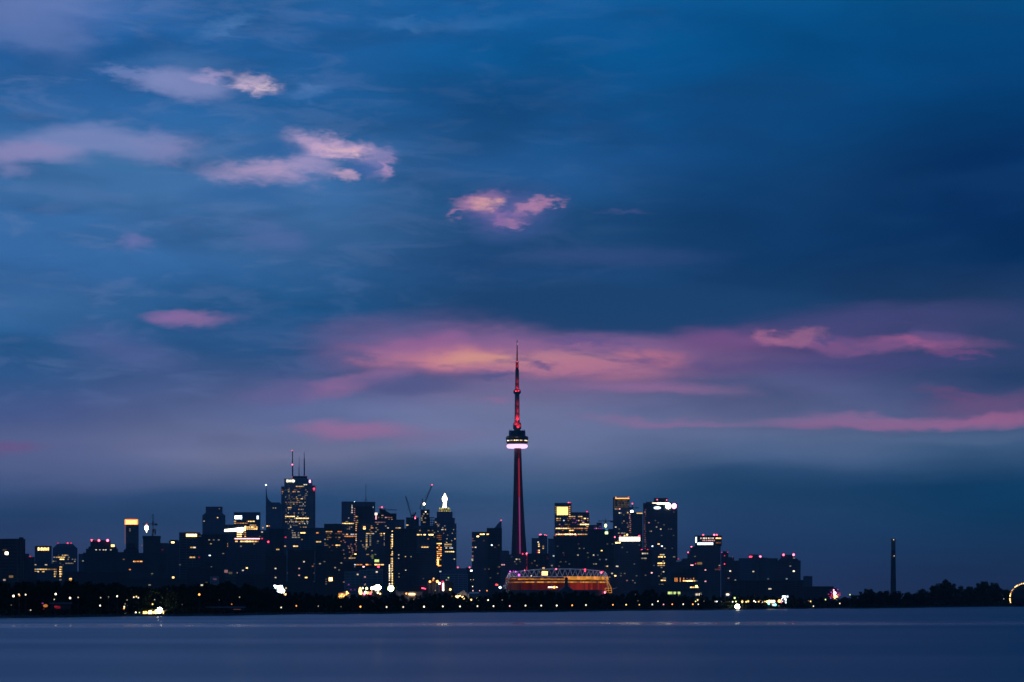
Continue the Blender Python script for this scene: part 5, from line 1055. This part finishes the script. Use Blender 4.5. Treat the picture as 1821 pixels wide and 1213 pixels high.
sp = {1320:'large yellow lamp just right of the great round shore light',1306.4:'greenish white lamp standing above the great round shore light',1511.5:'lone greenish lamp at the treeline between funfair ride and chimney',1785:'lone faint white lamp just left of the golden lamp dome',1493.5:'white lamp low on the shore right of the funfair ride',1240.6:'warm lamp above the last of the promenade lamps',866:'orange lamp rightmost of three in a line right of the tent',1446.5:'white lamp at the waterline left of the funfair ride',952:'faint white lamp in the trees below the stadium sign'}
for x,y,c,r_ in RIGHT: lamp(x,y,c,r_*.55,sp.get(x,lamplabel(x,y,c,r_)),'scattered lamps in the right shore trees', None if x>1200 or y>1060 else 2700)
lamp(1311.3,1079.2,'w5',1.55,'great round white light blazing right at the waterline on the right').name='beacon_lamp'

# ------------------------------------------------------------------ trees
TL = [(-120,1032),(0,1034),(60,1033),(120,1031),(200,1036),(280,1043),(330,1040),(400,1034),(470,1041),(500,1052),(560,1055),(600,1056),(640,1058),(700,1057),(740,1060),(770,1053),(800,1054),(840,1060),(870,1056),(895,1051),(940,1052),(980,1050),(1010,1049),(1060,1052),(1090,1054),(1120,1052),(1150,1047),(1200,1056),(1260,1058),(1300,1058),(1360,1057),(1430,1060),(1480,1064),(1510,1060),(1530,1052),(1545,1047),(1560,1049),(1600,1051),(1625,1055),(1640,1048),(1655,1043),(1668,1038),(1682,1032),(1694,1036),(1705,1042),(1722,1042),(1738,1038),(1746,1034),(1755,1036),(1766,1036),(1776,1042),(1800,1046),(1840,1049),(1960,1048)]
def treeline(x):
    for (a,ya),(b_,yb) in zip(TL,TL[1:]):
        if a <= x <= b_: return ya+(yb-ya)*(x-a)/(b_-a)
    return 1045
def tree_meshes(seed, tall):
    R = random.Random(seed)
    t = MB(); t.bar((0,0,0),(R.uniform(-.02,.02),0,.5),.028,6,.018); t.bar((0,0,.5),(R.uniform(-.04,.04),0,.86),.018,5,.005)
    for k in range(7):
        a_=R.uniform(0,2*pi); h=R.uniform(.25,.6); L=R.uniform(.16,.3); t.bar((0,0,h),(L*cos(a_),L*sin(a_),h+L*.8),.011,4,.003)
    cl=[]; nC = R.randint(11,16)
    for k in range(nC):
        h=.22+.70*(k+.5)/nC; wd=(.34 if not tall else .2)*(1-abs((h-.5)/.62)**2.4)
        a_=R.uniform(0,2*pi); q=wd*R.uniform(.3,1)
        cl.append((q*cos(a_),q*sin(a_),h+R.uniform(-.04,.04),R.uniform(.10,.17)*(1 if not tall else .75)))
    v=[]; f=[]
    for k in range(1700):
        c=R.choice(cl); th=R.uniform(0,2*pi); ph=math.acos(R.uniform(-1,1)); rr=c[3]*R.random()**.45
        p=Vector((c[0]+rr*sin(ph)*cos(th), c[1]+rr*sin(ph)*sin(th), c[2]+rr*cos(ph)*.8))
        n=Vector((R.gauss(0,1),R.gauss(0,1),R.gauss(0,1)+.6)).normalized(); u=n.orthogonal().normalized(); w=n.cross(u); s=R.uniform(.018,.042)
        b=len(v); v+=[tuple(p-u*s),tuple(p-w*s*.6),tuple(p+u*s),tuple(p+w*s*.6)]; f.append((b,b+1,b+2,b+3))
    me=bpy.data.meshes.new('crown'); me.from_pydata(v,[],f); me.materials.append(M['leaf' if seed%2 else 'leaf2'])
    tm_=t.mesh('trunk'); tm_.materials.append(M['bark'])
    return tm_, me
VAR = [tree_meshes(k, False) for k in range(6)] + [tree_meshes(20+k, True) for k in range(2)]
ZONES = [(60,'dark leafy tree below the black edge slab'),(250,'dark leafy tree left of the blazing boathouse'),(480,'dark leafy tree between boathouse and tilted billboard'),(700,'dark leafy tree around the amber marquees'),(880,'dark leafy tree around the pale tent'),(1100,'dark leafy tree in front of the stadium'),(1300,'dark leafy tree below the great tower'),(1500,'dark leafy tree between round light and funfair ride'),(1640,'dark leafy tree around the lone chimney'),(2100,'dark leafy tree between chimney and lamp dome')]
ntree=0
def tree(x, D, ytop, label, group=None, var=None, width=1.0, row=None):
    global ntree
    g=.8; H = EYE+(HOR-ytop)/F*D - g
    if H < 2: return
    if row: label = ('low ' if H < 7 else 'middling ' if H < 10 else 'tall ') + 'dark tree in the '+row+' row under '+below(x)
    k = random.randrange(6) if var is None else var
    o = empty('tree', label, 'tree', ((x-CX)/F*D, D, g), random.uniform(0,6.28), group)
    W_ = max(6.5, min(13, H*.85))*width*(1.35 if x > 1450 else 1) if k < 6 else H*1.2
    for nm, me in zip(('trunk','crown'), VAR[k]):
        c = bpy.data.objects.new(nm, me); COL.objects.link(c); c.parent = o; c.scale = (W_, W_, H/ .99)
    ntree+=1
R0 = random.Random(5)
x = -30
while x < 1848:
    lab = next(l for lim,l in ZONES if x < lim)
    tree(x, shore_D(x)+(R0.uniform(24,46) if x<1780 else R0.uniform(70,100)), treeline(x)+R0.uniform(1,11)*(1 if x<1500 else .7), lab, 'dark trees along the lake shore', row='front')
    x += R0.uniform(10,18)
x = -30
while x < 1848:
    lab = next(l for lim,l in ZONES if x < lim)
    tree(x, shore_D(x)+R0.uniform(60,160), treeline(x)+R0.uniform(-1.5,3.5), lab, 'dark trees along the lake shore', row='rear')
    x += R0.uniform(9,15)
for x_,yt_,la,v_ in ((1682,1030,'tallest tree on the right hand shore, its crown standing above the rest',2),(1749,1033,'broad double headed tree crown left of the golden lamp dome',1),(1545,1046,'rounded tree just left of the lone chimney',3),(1668,1038,'tree leaning against the left side of the tallest right hand tree',4),(1766,1036,'tree forming the right half of the broad double headed clump',0)):
    tree(x_, 3250, yt_, la, None, v_, 1.15)
# undergrowth: one mass of shrubs below the trees
def undergrowth():
    R=random.Random(11); v=[]; f=[]
    for k in range(60000):
        x=R.uniform(-110,1960); D=shore_D(x)+(15+ R.random()**1.3*190)+(65 if x>1785 else 0); X=(x-CX)/F*D
        top = EYE+(HOR-(treeline(x)+6))/F*D; hh=max(2.2,min(13,top*.8))
        hh*=.75+.25*sin(X*.13)+.2*sin(X*.41+1)
        if D<shore_D(x)+24: hh=min(hh,2.0)
        z=.8+hh*R.random()**.8; s=R.uniform(.35,.95)*(D/1500)**.5
        n=Vector((R.gauss(0,1),R.gauss(0,1.3),R.gauss(0,1))).normalized(); u=n.orthogonal().normalized(); w=n.cross(u); p=Vector((X,D,z)); b=len(v)
        v+=[tuple(p-u*s),tuple(p-w*s*.7),tuple(p+u*s),tuple(p+w*s*.7)]; f.append((b,b+1,b+2,b+3))
    me=bpy.data.meshes.new('undergrowth'); me.from_pydata(v,[],f); o=link('undergrowth',me,None,M['leaf2']); o['kind']='stuff'
    o['label']='dense dark shrubs massed along the whole shoreline under the trees'; o['category']='shrubs'
undergrowth()
